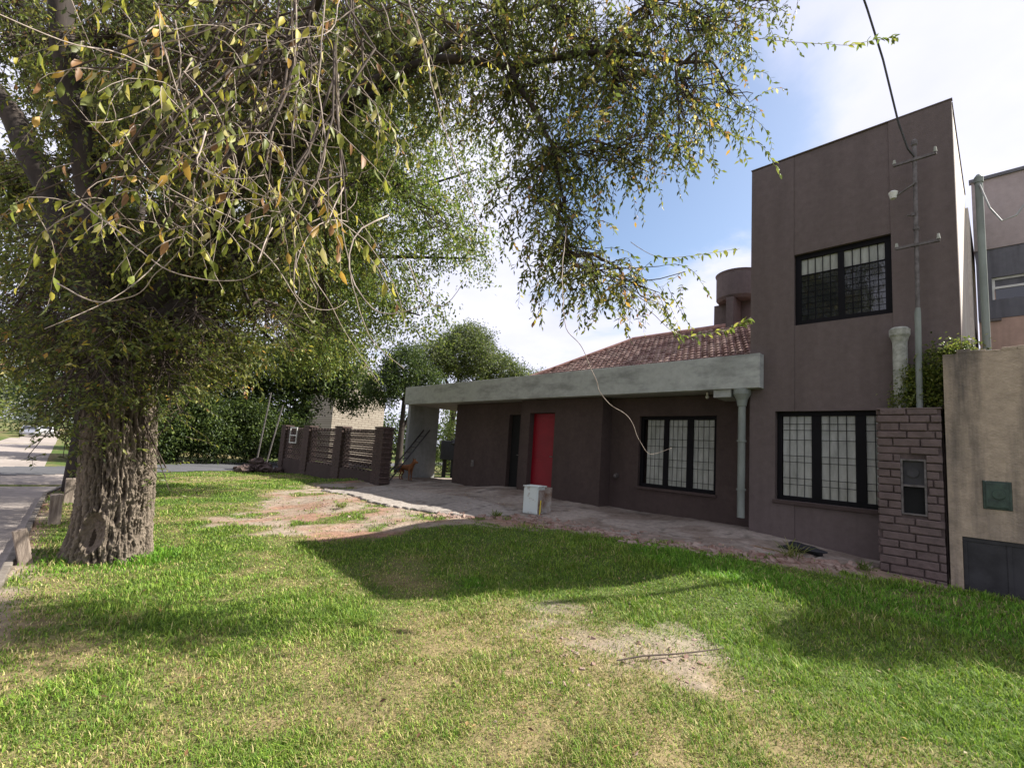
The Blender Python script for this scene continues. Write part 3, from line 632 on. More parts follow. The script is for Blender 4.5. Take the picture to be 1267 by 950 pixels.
# debris pile at the lawn's far corner
mb = MB()
for i in range(26):
    a_ = random.uniform(0, 6.28); q = random.random(); px, py = -21.3+math.cos(a_)*q*.5, 5.9+math.sin(a_)*q*.95
    mb.blob((px, py, tz(px, py)+random.uniform(.0, .38)*(1-q)+.08), random.uniform(.14, .26), seed=i, sub=2, amp=.35, sq=(1, 1, .7))
thing1('rubble_heap', mb, M['brickred'], 'small heap of broken brick and soil at the far edge of the lawn', 'rubble')

# dog
def skin_mesh(name, joints, edges, m, parent=None, sub=2):
    me = bpy.data.meshes.new(name); me.from_pydata([j[:3] for j in joints], edges, []); me.materials.append(m)
    o = bpy.data.objects.new(name, me); link(o)
    md = o.modifiers.new('s', 'SKIN'); md.use_smooth_shade = True
    for i, j in enumerate(joints): me.skin_vertices[0].data[i].radius = (j[3], j[3] if len(j) < 5 else j[4])
    me.skin_vertices[0].data[0].use_root = True
    ss = o.modifiers.new('u', 'SUBSURF'); ss.levels = sub; ss.render_levels = sub
    return o
J = [(-.18, 0, .40, .085), (0, 0, .39, .09), (.16, 0, .41, .105), (.24, 0, .44, .09), (.32, 0, .54, .055), (.37, 0, .60, .06), (.44, 0, .59, .045), (.51, 0, .57, .025),
     (-.26, 0, .41, .05), (-.34, 0, .36, .022), (-.42, 0, .27, .018), (-.50, 0, .24, .010),
     (-.21, .06, .32, .06), (-.17, .07, .22, .032), (-.24, .07, .13, .02), (-.22, .07, .02, .018), (-.18, .07, .012, .016),
     (-.21, -.06, .32, .06), (-.12, -.07, .23, .032), (-.18, -.07, .13, .02), (-.15, -.07, .02, .018), (-.11, -.07, .012, .016),
     (.20, .06, .33, .045), (.19, .07, .20, .024), (.20, .07, .10, .017), (.20, .07, .02, .017), (.23, .07, .012, .015),
     (.22, -.06, .33, .045), (.24, -.07, .20, .024), (.23, -.07, .10, .017), (.25, -.07, .02, .017), (.28, -.07, .012, .015),
     (.35, .04, .665, .018), (.34, .05, .71, .006), (.35, -.04, .665, .018), (.34, -.05, .71, .006)]
Ed = [(0, 1), (1, 2), (2, 3), (3, 4), (4, 5), (5, 6), (6, 7), (0, 8), (8, 9), (9, 10), (10, 11), (0, 12), (12, 13), (13, 14), (14, 15), (15, 16), (0, 17), (17, 18), (18, 19), (19, 20), (20, 21),
      (2, 22), (22, 23), (23, 24), (24, 25), (25, 26), (2, 27), (27, 28), (28, 29), (29, 30), (30, 31), (5, 32), (32, 33), (5, 34), (34, 35)]
dog = skin_mesh('dog', J, Ed, M['fur']); dog.location = (-13.15, 8.0, tz(-13.15, 8.0)+.035); dog.rotation_euler = (0, 0, R(12))
tag(dog, 'ginger dog standing in the shade between the brick screen and carport wall', 'dog')

# ---------------------------------------------------------------- cars far down the road
def car(x, y, m, label, flip=0):
    z = tz(x, y)+.01; e = empty('parked_car', (x, y, z), label, 'car', 'cars parked far down the road')
    prof = [(-2.1, .35), (-2.15, .62), (-2.0, .88), (-1.3, .95), (-.75, 1.40), (.65, 1.43), (1.25, .98), (2.0, .86), (2.15, .60), (2.1, .33)]
    vs, fs = [], []; n_ = len(prof)
    for s_, tp in ((-.85, 0), (-.80, 1), (.80, 1), (.85, 0)):
        for (px, pz) in prof:
            inset = .16*max(0, (pz-.9)/.5); yy = s_ - math.copysign(inset, s_)
            vs.append((x+px, y+yy, z+(pz if tp else min(pz, pz-.02))))
    for r_ in range(3):
        for i in range(n_-1): fs.append((r_*n_+i, r_*n_+i+1, (r_+1)*n_+i+1, (r_+1)*n_+i))
    fs.append(tuple(range(n_-1, -1, -1))); fs.append(tuple(3*n_+i for i in range(n_)))
    mb = MB(); mb.add(vs, fs); bd = mb.build('body', m, e, bevel=.03)
    MB().add([(x+1.22, y-.66, z+1.01), (x+1.22, y+.66, z+1.01), (x+.72, y+.58, z+1.38), (x+.72, y-.58, z+1.38)], [(0, 1, 2, 3)]).build('windscreen', M['glass'], e); MB().add([(x-1.2, y-.66, z+1.06), (x-1.2, y+.66, z+1.06), (x-.82, y+.58, z+1.37), (x-.82, y-.58, z+1.37)], [(3, 2, 1, 0)]).build('rear_window', M['glass'], e)
    for s_ in (-1, 1):
        MB().box(x+2.08, x+2.165, y+s_*.6-.16, y+s_*.6+.16, z+.58, z+.72).build('headlight', M['white'], e)
        for xx in (-1.3, 1.3): MB().tube([(x+xx, y+s_*.70, z+.31), (x+xx, y+s_*.87, z+.31)], .31, n=18).build('wheel', M['tarp'], e)
silver = mat('silver_paint', (.26, .27, .31), rough=.3, metal=.5, var=.02); whitep = mat('white_car_paint', (.42, .42, .42), rough=.3, var=.02)
car(-88, -3.1, silver, 'silver car parked left of the white one far down the road'); car(-95, -1.75, whitep, 'white car parked right of the silver one far down the road')

# pale brick house beyond the screen wall
bh = empty('brick_house', (-33, 17, -.2), 'pale brick gabled house showing between trees behind the screen wall', 'house')
mb = MB(); mb.box(-38, -32, 13.3, 17.2, -.5, 5.0)
mb.add([(-32, 13.3, 5), (-32, 17.2, 5), (-32, 15.2, 7.2), (-38, 13.3, 5), (-38, 17.2, 5), (-38, 15.2, 7.2)], [(0, 1, 2), (3, 5, 4), (0, 2, 5, 3), (1, 4, 5, 2)])
pb = bpy.data.materials.new('pale_brickwork'); pb.use_nodes = True; t = pb.node_tree; b = t.nodes['Principled BSDF']; b.inputs['Roughness'].default_value = .9
tcn = t.nodes.new('ShaderNodeTexCoord'); mp = t.nodes.new('ShaderNodeMapping'); mp.inputs['Rotation'].default_value = (R(90), 0, R(90)); br = t.nodes.new('ShaderNodeTexBrick'); br.inputs['Scale'].default_value = 1
sx = t.nodes.new('ShaderNodeSeparateXYZ'); cx_ = t.nodes.new('ShaderNodeCombineXYZ'); t.links.new(tcn.outputs['Object'], sx.inputs[0]); t.links.new(sx.outputs['Y'], cx_.inputs[0]); t.links.new(sx.outputs['Z'], cx_.inputs[1])
t.links.new(cx_.outputs[0], br.inputs['Vector']); br.inputs['Brick Width'].default_value = .5; br.inputs['Row Height'].default_value = .16; br.inputs['Mortar Size'].default_value = .02
br.inputs['Color1'].default_value = (.42, .37, .30, 1); br.inputs['Color2'].default_value = (.35, .30, .24, 1); br.inputs['Mortar'].default_value = (.2, .16, .13, 1); t.links.new(br.outputs['Color'], b.inputs['Base Color'])
mb.build('wall', pb, bh)
MB().box(-38.2, -31.7, 13.1, 13.29, 4.9, 5.05).build('eave', M['soffit'], bh)

# two pale poles leaning by the crossing street
for i, (a_, b_, lb) in enumerate([((-23, 6.35, -.1), (-22.9, 6.6, 3.4), 'taller pale pole standing in front of the hedge'), ((-23, 6.75, -.1), (-23, 7.2, 2.9), 'shorter leaning pale pole next to the screen wall')]):
    thing1('pole', MB().tube([a_, b_], [.038, .03], n=8), M['metal'], lb, 'pole', 'poles by the hedge')

# ---------------------------------------------------------------- foliage
leafm = attr_mat('leaf', 'tint', rough=.5, transl=.5, spec=.4)
def unit(v): return v/np.maximum(np.linalg.norm(v, axis=1, keepdims=True), 1e-9)
def leaves(name, P, D, Nn, Ln, Wd, colr, parent, big=False, fold=.25, m=None):
    n_ = len(P); D = unit(D); S = unit(np.cross(D, Nn)); U = np.cross(S, D)
    Ln = np.broadcast_to(Ln, (n_,))[:, None]; Wd = np.broadcast_to(Wd, (n_,))[:, None]
    if not big:
        v = np.stack([P, P+D*Ln*.45+S*Wd*.5+U*Wd*fold, P+D*Ln, P+D*Ln*.45-S*Wd*.5+U*Wd*fold], 1).reshape(-1, 3)
        k = (np.arange(n_)*4)[:, None]; F = [np.concatenate([k+np.array([0, 1, 2]), k+np.array([0, 2, 3])])]; rep = 4
    else:
        sagv = -U*Ln*.16
        pts = [P, P+D*Ln*.33+S*Wd*.46+U*Wd*fold, P+D*Ln*.70+S*Wd*.36+U*Wd*fold*.8+sagv*.6, P+D*Ln+sagv*1.3, P+D*Ln*.70-S*Wd*.36+U*Wd*fold*.8+sagv*.6, P+D*Ln*.33-S*Wd*.46+U*Wd*fold, P+D*Ln*.33, P+D*Ln*.70+sagv*.6]
        v = np.stack(pts, 1).reshape(-1, 3); k = (np.arange(n_)*8)[:, None]
        F = [np.concatenate([k+np.array(a_) for a_ in ([0, 1, 6], [0, 6, 5], [2, 3, 7], [7, 3, 4])]), np.concatenate([k+np.array(a_) for a_ in ([1, 2, 7, 6], [6, 7, 4, 5])])]; rep = 8
    return npmesh(name, v, F, m or leafm, parent=parent, col=np.repeat(colr, rep, axis=0))
def np_tubes(name, lines, r0, r1, m, parent, n=3):
    """many thin polylines (same point count) as one mesh: lines (k,p,3)"""
    lines = np.asarray(lines); k, p, _ = lines.shape
    d = np.zeros_like(lines); d[:, 1:-1] = lines[:, 2:]-lines[:, :-2]; d[:, 0] = lines[:, 1]-lines[:, 0]; d[:, -1] = lines[:, -1]-lines[:, -2]
    d = d/np.maximum(np.linalg.norm(d, axis=2, keepdims=True), 1e-9)
    ref = np.array([.31, .52, .795]); a_ = np.cross(d, ref); a_ /= np.maximum(np.linalg.norm(a_, axis=2, keepdims=True), 1e-6); b_ = np.cross(d, a_)
    rr = (np.broadcast_to(r0, (k,))[:, None] + (np.broadcast_to(r1, (k,))-np.broadcast_to(r0, (k,)))[:, None]*np.linspace(0, 1, p)[None, :])[:, :, None]
    vs = np.stack([lines + (a_*math.cos(2*math.pi*j/n)+b_*math.sin(2*math.pi*j/n))*rr for j in range(n)], 2)  # k,p,n,3
    idx = np.arange(k*p*n).reshape(k, p, n); F = []
    for j in range(n):
        j2 = (j+1) % n; F.append(np.stack([idx[:, :-1, j], idx[:, :-1, j2], idx[:, 1:, j2], idx[:, 1:, j]], -1).reshape(-1, 4))
    return npmesh(name, vs.reshape(-1, 3), [np.concatenate(F)], m, parent=parent, smooth=True)

def limb_curve(pts, n_=14):
    """Catmull-Rom through points"""
    P = [np.array(p, float) for p in pts]; P = [2*P[0]-P[1]] + P + [2*P[-1]-P[-2]]; o = []
    for i in range(1, len(P)-2):
        for t_ in np.linspace(0, 1, n_, endpoint=False):
            o.append(.5*((2*P[i]) + (P[i+1]-P[i-1])*t_ + (2*P[i-1]-5*P[i]+4*P[i+1]-P[i+2])*t_*t_ + (3*P[i]-P[i-1]-3*P[i+1]+P[i+2])*t_**3))
    o.append(P[-2]); return np.array(o)

# --- the big elm by the road
elm = empty('elm_tree', (-6.99, .55, .03), 'huge weeping elm with furrowed grey trunk beside the road, branches hanging over the lawn', 'tree')
def trunk_mesh():
    cl = limb_curve([(-6.99, .55, -.15), (-6.98, .54, .5), (-6.93, .49, 1.2), (-6.84, .40, 1.9), (-6.70, .28, 2.6), (-6.62, .20, 3.0)], 30)
    nA, nH = 420, len(cl)*3-2
    tt = np.linspace(0, len(cl)-1, nH); C_ = np.stack([np.interp(tt, np.arange(len(cl)), cl[:, i]) for i in range(3)], 1)
    Vv = np.zeros((nH, nA, 3)); cc = np.zeros((nH, nA, 3))
    for i in range(nH):
        z = C_[i, 2]; rb = np.interp(z, [-.15, .05, .25, .6, 1.2, 2.0, 2.6, 3.1], [.42, .39, .365, .345, .335, .33, .31, .26])
        for j in range(nA):
            a_ = 2*math.pi*j/nA; q = Vector((math.cos(a_)*2.4, math.sin(a_)*2.4, z*.55))
            wv = mnoise.noise(Vector((math.cos(a_)*1.2, math.sin(a_)*1.2, z*.5+4)))
            q2 = Vector((math.cos(a_)*8.5+wv*.8, math.sin(a_)*8.5+wv*.8, z*4.0+wv)); n1_ = 1-abs(mnoise.noise(q2))*3.6
            q3 = Vector((math.cos(a_)*17+wv, math.sin(a_)*17, z*13.0)); n2_ = 1-abs(mnoise.noise(q3))*3.2
            n3_ = mnoise.noise(Vector((math.cos(a_)*34, math.sin(a_)*34, z*40)))
            ridge = max(-1.1, n1_); n2_ = max(-1, n2_)
            flare = .035*max(0, math.sin(a_*3+.7))*max(0, 1-max(z, 0)/.35)
            r_ = rb*(1+.05*mnoise.noise(q)) + flare + .019*ridge + .013*n2_ + .009*n3_ - .018
            da = (a_-R(-30)+math.pi) % (2*math.pi)-math.pi; e2 = (da/.27)**2+((z-.36)/.19)**2; sc = math.exp(-e2**3)
            rim = math.exp(-(e2-1.25)**2*5)
            r_ = r_*(1-sc)+sc*(rb-.06+.015*n3_)+.03*rim*(z < .8)
            Vv[i, j] = (C_[i, 0]+math.cos(a_)*r_, C_[i, 1]+math.sin(a_)*r_, z)
            li = .5+.5*mnoise.noise(Vector((math.cos(a_)*3, math.sin(a_)*3, z*2+9)))
            k = min(1, max(0, .42+.38*ridge+.28*n2_+.2*n3_))
            cc[i, j] = np.array([.038, .029, .023])*(1-k)+np.array([.195, .16, .125])*k
            cc[i, j] = cc[i, j]*(.75+.5*li)
            if sc > .3: cc[i, j] = np.array([.17, .135, .108])*(.8+.4*li) if (da+.07)**2/.006+((z-.29)/.09)**2 > 1 else np.array([.045, .034, .026])
    idx = np.arange(nH*nA).reshape(nH, nA); F = np.stack([idx[:-1], np.roll(idx, -1, 1)[:-1], np.roll(idx, -1, 1)[1:], idx[1:]], -1).reshape(-1, 4)
    return Vv.reshape(-1, 3), F, cc.reshape(-1, 3)
V, F, c = trunk_mesh(); M['bark'] = attr_mat('elm_bark', 'tint', rough=.95, spec=.1, bump=.7, bscale=60, nvar=.25, nscale=25)
npmesh('trunk', V, [F], M['bark'], parent=elm, col=c, smooth=True)
LIMBS = [([(-6.58, .15, 2.7), (-6.85, -.10, 3.3), (-7.2, -.6, 4.3), (-7.7, -1.3, 5.6), (-8.0, -2.2, 7.5)], .30, .10),
         ([(-6.55, .18, 2.5), (-6.58, .1, 3.3), (-6.68, -.2, 4.4), (-6.8, -.55, 5.8), (-6.9, -.8, 8)], .30, .12),
         ([(-6.50, .22, 2.4), (-6.0, .75, 3.2), (-5.55, 1.05, 4.1), (-4.95, 1.6, 4.95), (-4.2, 2.3, 5.6), (-3.6, 2.95, 5.65), (-2.8, 3.7, 5.85), (-2.2, 4.3, 5.7)], .20, .02),
         ([(-6.52, .3, 2.5), (-6.1, .9, 3.0), (-6.4, 2.0, 4.6), (-6.8, 3.0, 5.6), (-7.2, 3.6, 6.2)], .20, .05),
         ([(-6.0, .72, 3.2), (-5.1, .9, 4.2), (-4.0, 1.0, 4.9), (-2.9, .9, 4.6), (-2.2, .7, 3.9)], .14, .02),
         ([(-6.55, .1, 2.9), (-7.0, .3, 3.5), (-7.8, .4, 4.3), (-8.6, .2, 5.2)], .16, .04),
         ([(-5.55, 1.05, 4.1), (-4.7, 2.1, 5.4), (-4.0, 3.0, 6.4), (-3.3, 3.7, 6.9), (-2.5, 4.3, 6.9)], .09, .015),
         ([(-3.5, 3.0, 5.6), (-3.2, 3.2, 4.9), (-3.0, 3.3, 4.2), (-2.85, 3.35, 3.4)], .05, .012),
         ([(-6.0, .75, 3.2), (-5.6, 1.0, 3.5), (-5.7, 1.3, 2.9)], .06, .02)]
nodes = []; mb = MB()
for pts, ra, rb_ in LIMBS:
    cv = limb_curve(pts, 8); n_ = len(cv); rads = [(ra+(rb_-ra)*(i/(n_-1))**.6)*(1 if ra > .24 and i < 4 else .72) for i in range(n_)]
    cv2 = [Vector(p)+Vector((mnoise.noise(Vector(p)*1.6), mnoise.noise(Vector(p)*1.6+Vector((5, 0, 0))), mnoise.noise(Vector(p)*1.6+Vector((0, 7, 0)))))*.07 for p in cv]
    mb.tube(cv2, rads, n=12); nodes += [(np.array(p), r_) for p, r_ in zip(cv2, rads)]
NP = np.array([n_[0] for n_ in nodes])
mb.build('limbs', M['limbbark'], elm, smooth=True)
CL = [(-3.2,3.48,6.06,0.76,0.54,80,0.055,0),(-2.58,4.12,6.2,0.76,0.54,70,0.055,0),(-2.09,4.66,6.07,0.55,0.45,34,0.055,0),(-1.74,4.97,6.46,0.52,0.36,16,0.05,0),(-3.98,3.18,6.45,0.79,0.58,90,0.055,0),(-2.75,3.81,5.23,0.72,0.43,70,0.055,0),(-2.22,4.38,5.2,0.52,0.34,26,0.055,0),(-1.88,4.71,5.31,0.42,0.26,9,0.055,0),(-3.61,3.19,5.22,0.62,0.45,60,0.055,0),(-3.06,3.32,4.39,0.55,0.37,70,0.055,0),(-2.6,3.79,4.51,0.46,0.29,32,0.055,0),(-2.2,4.19,4.63,0.44,0.21,12,0.055,0),(-2.95,3.25,3.71,0.45,0.36,52,0.055,0),(-2.85,3.28,3.29,0.48,0.27,48,0.055,0),(-2.59,3.46,3.04,0.48,0.23,34,0.055,0),(-2.27,3.8,3.0,0.37,0.19,14,0.055,0),(-3.36,3.06,4.03,0.32,0.33,9,0.055,0),(-4.84,2.82,6.65,0.91,0.72,100,0.055,0),(-5.28,3.18,6.08,0.84,0.56,60,0.055,0),(-2.82,1.79,4.54,0.44,0.37,14,0.06,2),(-5.42,2.24,6.49,0.86,0.72,90,0.055,0),(-6.29,2.87,6.01,0.92,0.72,80,0.06,1),(-6.5,3.48,5.33,0.89,0.65,70,0.06,1),(-6.74,2.57,4.89,0.86,0.72,90,0.06,1),(-5.99,4.12,4.74,0.69,0.39,26,0.06,1),(-7.46,3.37,4.31,0.91,0.55,70,0.06,1),(-5.12,1.27,5.43,0.84,0.69,110,0.055,0),(-5.71,0.63,5.46,0.84,0.69,110,0.055,0),(-6.31,0.02,5.32,0.84,0.69,110,0.055,0),(-7.6,-0.66,5.64,0.88,0.76,90,0.055,0),(-5.27,1.27,4.39,0.7,0.52,90,0.055,0),(-5.93,0.59,4.33,0.7,0.52,90,0.055,0),(-6.58,-0.11,4.35,0.66,0.52,60,0.055,0),(-8.63,-0.84,4.55,0.66,0.62,30,0.055,0),(-5.84,1.53,3.65,0.68,0.47,90,0.055,0),(-5.85,0.84,3.31,0.66,0.43,90,0.055,0),(-6.44,0.21,3.34,0.66,0.43,70,0.055,0),(-7.74,-0.44,3.37,0.68,0.47,40,0.055,0),(-5.93,1.57,2.79,0.68,0.38,80,0.055,3),(-5.7,0.84,2.5,0.5,0.33,80,0.05,3),(-5.82,0.28,2.39,0.52,0.35,100,0.05,3),(-7.0,-0.25,2.52,0.56,0.34,60,0.05,3),(-5.88,0.24,1.84,0.38,0.27,70,0.045,3),(-5.82,0.65,1.97,0.31,0.28,40,0.045,3),(-6.69,-0.11,1.91,0.32,0.25,34,0.045,3),(-7.96,-0.57,2.69,0.44,0.38,40,0.05,3),(-8.78,-0.61,2.18,0.41,0.26,16,0.05,3),(-7.07,1.19,2.24,0.56,0.31,50,0.05,3),(-7.97,3.01,3.17,0.91,0.48,60,0.06,1),(-2.39,0.57,3.15,0.42,0.4,34,0.07,2),(-2.68,0.14,3.0,0.41,0.34,28,0.075,2),(-2.32,0.44,2.6,0.4,0.22,26,0.07,2),(-1.98,0.7,2.33,0.24,0.14,10,0.07,2),(-3.07,-0.03,2.46,0.29,0.24,8,0.07,2),(-2.58,0.21,2.32,0.28,0.14,10,0.07,2),(-2.11,0.84,3.29,0.27,0.24,9,0.07,2)]
BK = [(-11.23,-1.19,7.77,1.24,1.1),(-10.32,-.04,6.63,1.24,1.1),(-9.18,1.17,6.6,1.24,1.1),(-8.05,2.4,6.44,1.24,1.1),(-10.78,-.18,4.54,1.1,.97),(-9.65,1.06,4.24,1.1,.83),(-8.6,2.16,4.34,1.1,.83),(-13.05,-.87,2.99,.93,.78),(-8.46,1.69,8.04,1.24,.97),(-9.69,.35,8.33,1.24,.83),(-12.94,-1.23,5.92,.78,.62),(-7.31,2.85,8.42,1.1,.83),(-11.21,.36,2.87,1.03,.59),(-9.9,1.75,2.85,1.03,.59)]
CL += [(*b_, 190, .08, 0) for b_ in BK]
CL += [(-6.55, .75, 1.35, .3, .35, 10, .045, 3), (-6.5, .1, 1.3, .3, .35, 11, .045, 3), (-6.9, -.05, 1.3, .3, .3, 8, .045, 3), (-6.6, .9, .9, .2, .3, 5, .045, 3)]
CL += [(-5.95, .75, 1.75, .22, .3, 22, .045, 3), (-6.0, .15, 1.55, .25, .3, 26, .045, 3), (-6.3, -.05, 1.65, .25, .3, 22, .045, 3), (-6.15, .85, 2.2, .3, .4, 50, .05, 3), (-6.6, -.2, 2.3, .35, .3, 40, .05, 3)]
CL += [(-8.8, 2.8, 5.0, 1.0, .8, 90, .07, 1), (-9.6, 2.4, 4.4, 1.0, .7, 80, .07, 1), (-9.6, 3.8, 6.0, 1.1, .9, 90, .07, 1), (-8.4, 3.4, 6.6, 1.1, .9, 90, .07, 1)]
CL += [(-6.1, .1, 2.95, .45, .35, 60, .05, 3), (-6.3, .5, 3.1, .4, .3, 50, .05, 3), (-6.75, -.3, 3.0, .4, .3, 40, .05, 3), (-6.05, .2, 2.5, .3, .3, 40, .05, 3)]
CL += [(-2.9, 3.7, 5.75, .9, .35, 30, .06, 0), (-3.6, 2.9, 5.75, .9, .4, 40, .06, 0), (-4.4, 2.2, 5.5, .8, .45, 50, .06, 0), (-4.9, 1.6, 4.95, .6, .4, 50, .06, 0)]
CL = [(a, b, c, d, e, int(n*(1.15 if i < 9 else .75 if 12 <= i <= 14 else 1)*(2.1 if st == 0 else 1.8 if st == 1 else 1.2 if st == 3 else 1)), l*(1.2 if st != 2 else 1), st) for i, (a, b, c, d, e, n, l, st) in enumerate(CL)]
GREENS = np.array([(.15, .175, .032), (.105, .14, .028), (.21, .215, .045), (.075, .095, .028)])
YEL = np.array([(.46, .40, .06), (.42, .26, .05), (.50, .45, .18), (.26, .14, .06)])
NPT = 9
def shoots(cx, cy, cz, rr, rz, n_, Ll, style):
    """shoot polylines (n,NPT,3): start inside the cluster, arch out, droop"""
    u = rng.normal(size=(n_, 3)); u /= np.linalg.norm(u, axis=1, keepdims=True); q = rng.random(n_)[:, None]**.45
    S = np.array([cx, cy, cz]) + u*q*np.array([rr, rr, rz]) + np.array([0, 0, .15 if style != 3 else 0])
    ln = {0: rng.uniform(.25, .62, n_), 1: rng.uniform(.4, .9, n_), 2: rng.uniform(.3, .6, n_), 3: rng.uniform(.15, .4, n_)}[style]
    a_ = rng.uniform(0, 2*np.pi, n_); d = np.stack([np.cos(a_), np.sin(a_), rng.uniform(-.5, .5, n_)], 1); d = unit(d)
    g_ = {0: 1.5, 1: 1.2, 2: 1.2, 3: .5}[style]
    if style == 0: d[:, :2] *= rng.uniform(.25, 1, n_)[:, None]
    pts = [S]; p = S; st = ln[:, None]/(NPT-1)
    for i in range(NPT-1):
        d = unit(d + np.array([0, 0, -g_/(NPT-1)])*1.3 + rng.normal(size=(n_, 3))*.13); p = p + d*st; pts.append(p)
    return np.stack(pts, 1), ln
def shoot_leaves(L_, ln, Ll, spacing, style):
    k, p, _ = L_.shape; cnt = np.maximum(3, (ln/spacing).astype(int)); sid = np.repeat(np.arange(k), cnt)
    off = np.concatenate([np.arange(c_) for c_ in cnt]); tt = (off+rng.random(len(off))*.6)/cnt[sid]; tt = np.clip(.08+.95*tt, 0, .999)*(p-1)
    i0 = np.floor(tt).astype(int); fr = (tt-i0)[:, None]; A_ = L_[sid, i0]; B_ = L_[sid, i0+1]; P = A_*(1-fr)+B_*fr; ax = unit(B_-A_)
    side = np.where(off % 2 == 0, 1., -1.)[:, None]; hr = unit(np.cross(ax, np.array([0, 0, 1.])+rng.normal(size=(len(off), 3))*.25))*side
    D = unit(ax*.55 + hr*.75 + np.array([0, 0, -.45]) + rng.normal(size=(len(off), 3))*.28)
    Nn = unit(np.array([0, 0, 1.]) + rng.normal(size=(len(off), 3))*.55)
    return P, D, Nn, Ll*rng.uniform(.6, 1.25, len(off)), sid
acc = {0: [], 1: []}; tw = []; conn = []
ye = 0
for (cx, cy, cz, rr, rz, n_, Ll, st) in CL:
    S, ln = shoots(cx, cy, cz, rr, rz, int(n_*{0: 1.0, 1: 1.1, 2: 1.25, 3: 1.0}[st]), Ll, st)
    P, D, Nn, LL, sid = shoot_leaves(S, ln, Ll*(.88 if st == 2 else 1), {0: .030, 1: .030, 2: .07, 3: .026}[st], st)
    if st == 2: D = unit(D+np.array([0, 0, -1.1])); Nn = unit(rng.normal(size=(len(P), 3))*[1, 1, .3])
    nL = len(P); gi = rng.integers(0, 4, nL); col = GREENS[gi].copy()
    if st == 2: col = col*np.array([1.75, 1.55, 1.15])  # near leaves yellower and lighter, with some backlight put into the tint
    if st == 1: col = col*1.25+np.array([.0, .025, 0])
    py = {0: .05, 1: .02, 2: .26, 3: .05}[st]
    if cx > -2.9 and cy > 3: py = .14
    sh_y = rng.random(len(S)) < py*1.2; isy = (rng.random(nL) < py*.35) | (sh_y[sid] & (rng.random(nL) < .6))
    col[isy] = YEL[rng.integers(0, 4, isy.sum())]
    col *= rng.uniform(.75, 1.3, nL)[:, None]
    acc[1 if st == 2 else 0].append((P, D, Nn, LL, col)); tw.append((S, st))
    # a feeding branch from the nearest limb, then twigs to each shoot
    c0 = np.array([cx, cy, cz]); dd_ = np.linalg.norm(NP-c0-np.array([0, 0, .3]), axis=1); a0 = NP[np.argmin(dd_)]
    if len(S) > 3:
        hub = np.linspace(0, 1, 5)[:, None]*(c0+np.array([0, 0, rz*.5])-a0)+a0; hub[1:-1] += rng.normal(size=(3, 3))*.06 + np.array([0, 0, .08])
        conn.append((np.array([np.interp(np.linspace(0, 4, NPT), np.arange(5), hub[:, i]) for i in range(3)]).T, .007 if st == 2 else .020, .004 if st == 2 else .008))
        for s_ in S[::2]:
            t_ = rng.uniform(.35, 1); b0 = hub[0]*(1-t_)+hub[-1]*t_; mid = (b0+s_[0])/2+rng.normal(size=3)*.05
            q = np.array([b0, mid, s_[0]]); conn.append((np.array([np.interp(np.linspace(0, 2, NPT), np.arange(3), q[:, i]) for i in range(3)]).T, .006, .0035))
for kk, nm in ((0, 'crown'), (1, 'near_leaves')):
    P, D, Nn, LL, col = [np.concatenate([a_[i] for a_ in acc[kk]]) for i in range(5)]
    print(nm, len(P))
    leaves(nm, P, D, Nn, LL, LL*(.40 if kk == 0 else .42), col, elm, big=(kk == 1), fold=.12 if kk == 0 else .18)
S0 = np.concatenate([s for s, st in tw if st in (0, 1, 3)]); np_tubes('fine_twigs', S0, .0030, .0012, M['darktwig'], elm)
S2 = np.concatenate([s for s, st in tw if st == 2]); np_tubes('hanging_twigs', S2, .0022, .0010, M['twig'], elm, n=4)
np_tubes('branchlets', np.array([c_[0] for c_ in conn]), np.array([c_[1] for c_ in conn]), np.array([c_[2] for c_ in conn]), M['darktwig'], elm, n=5)
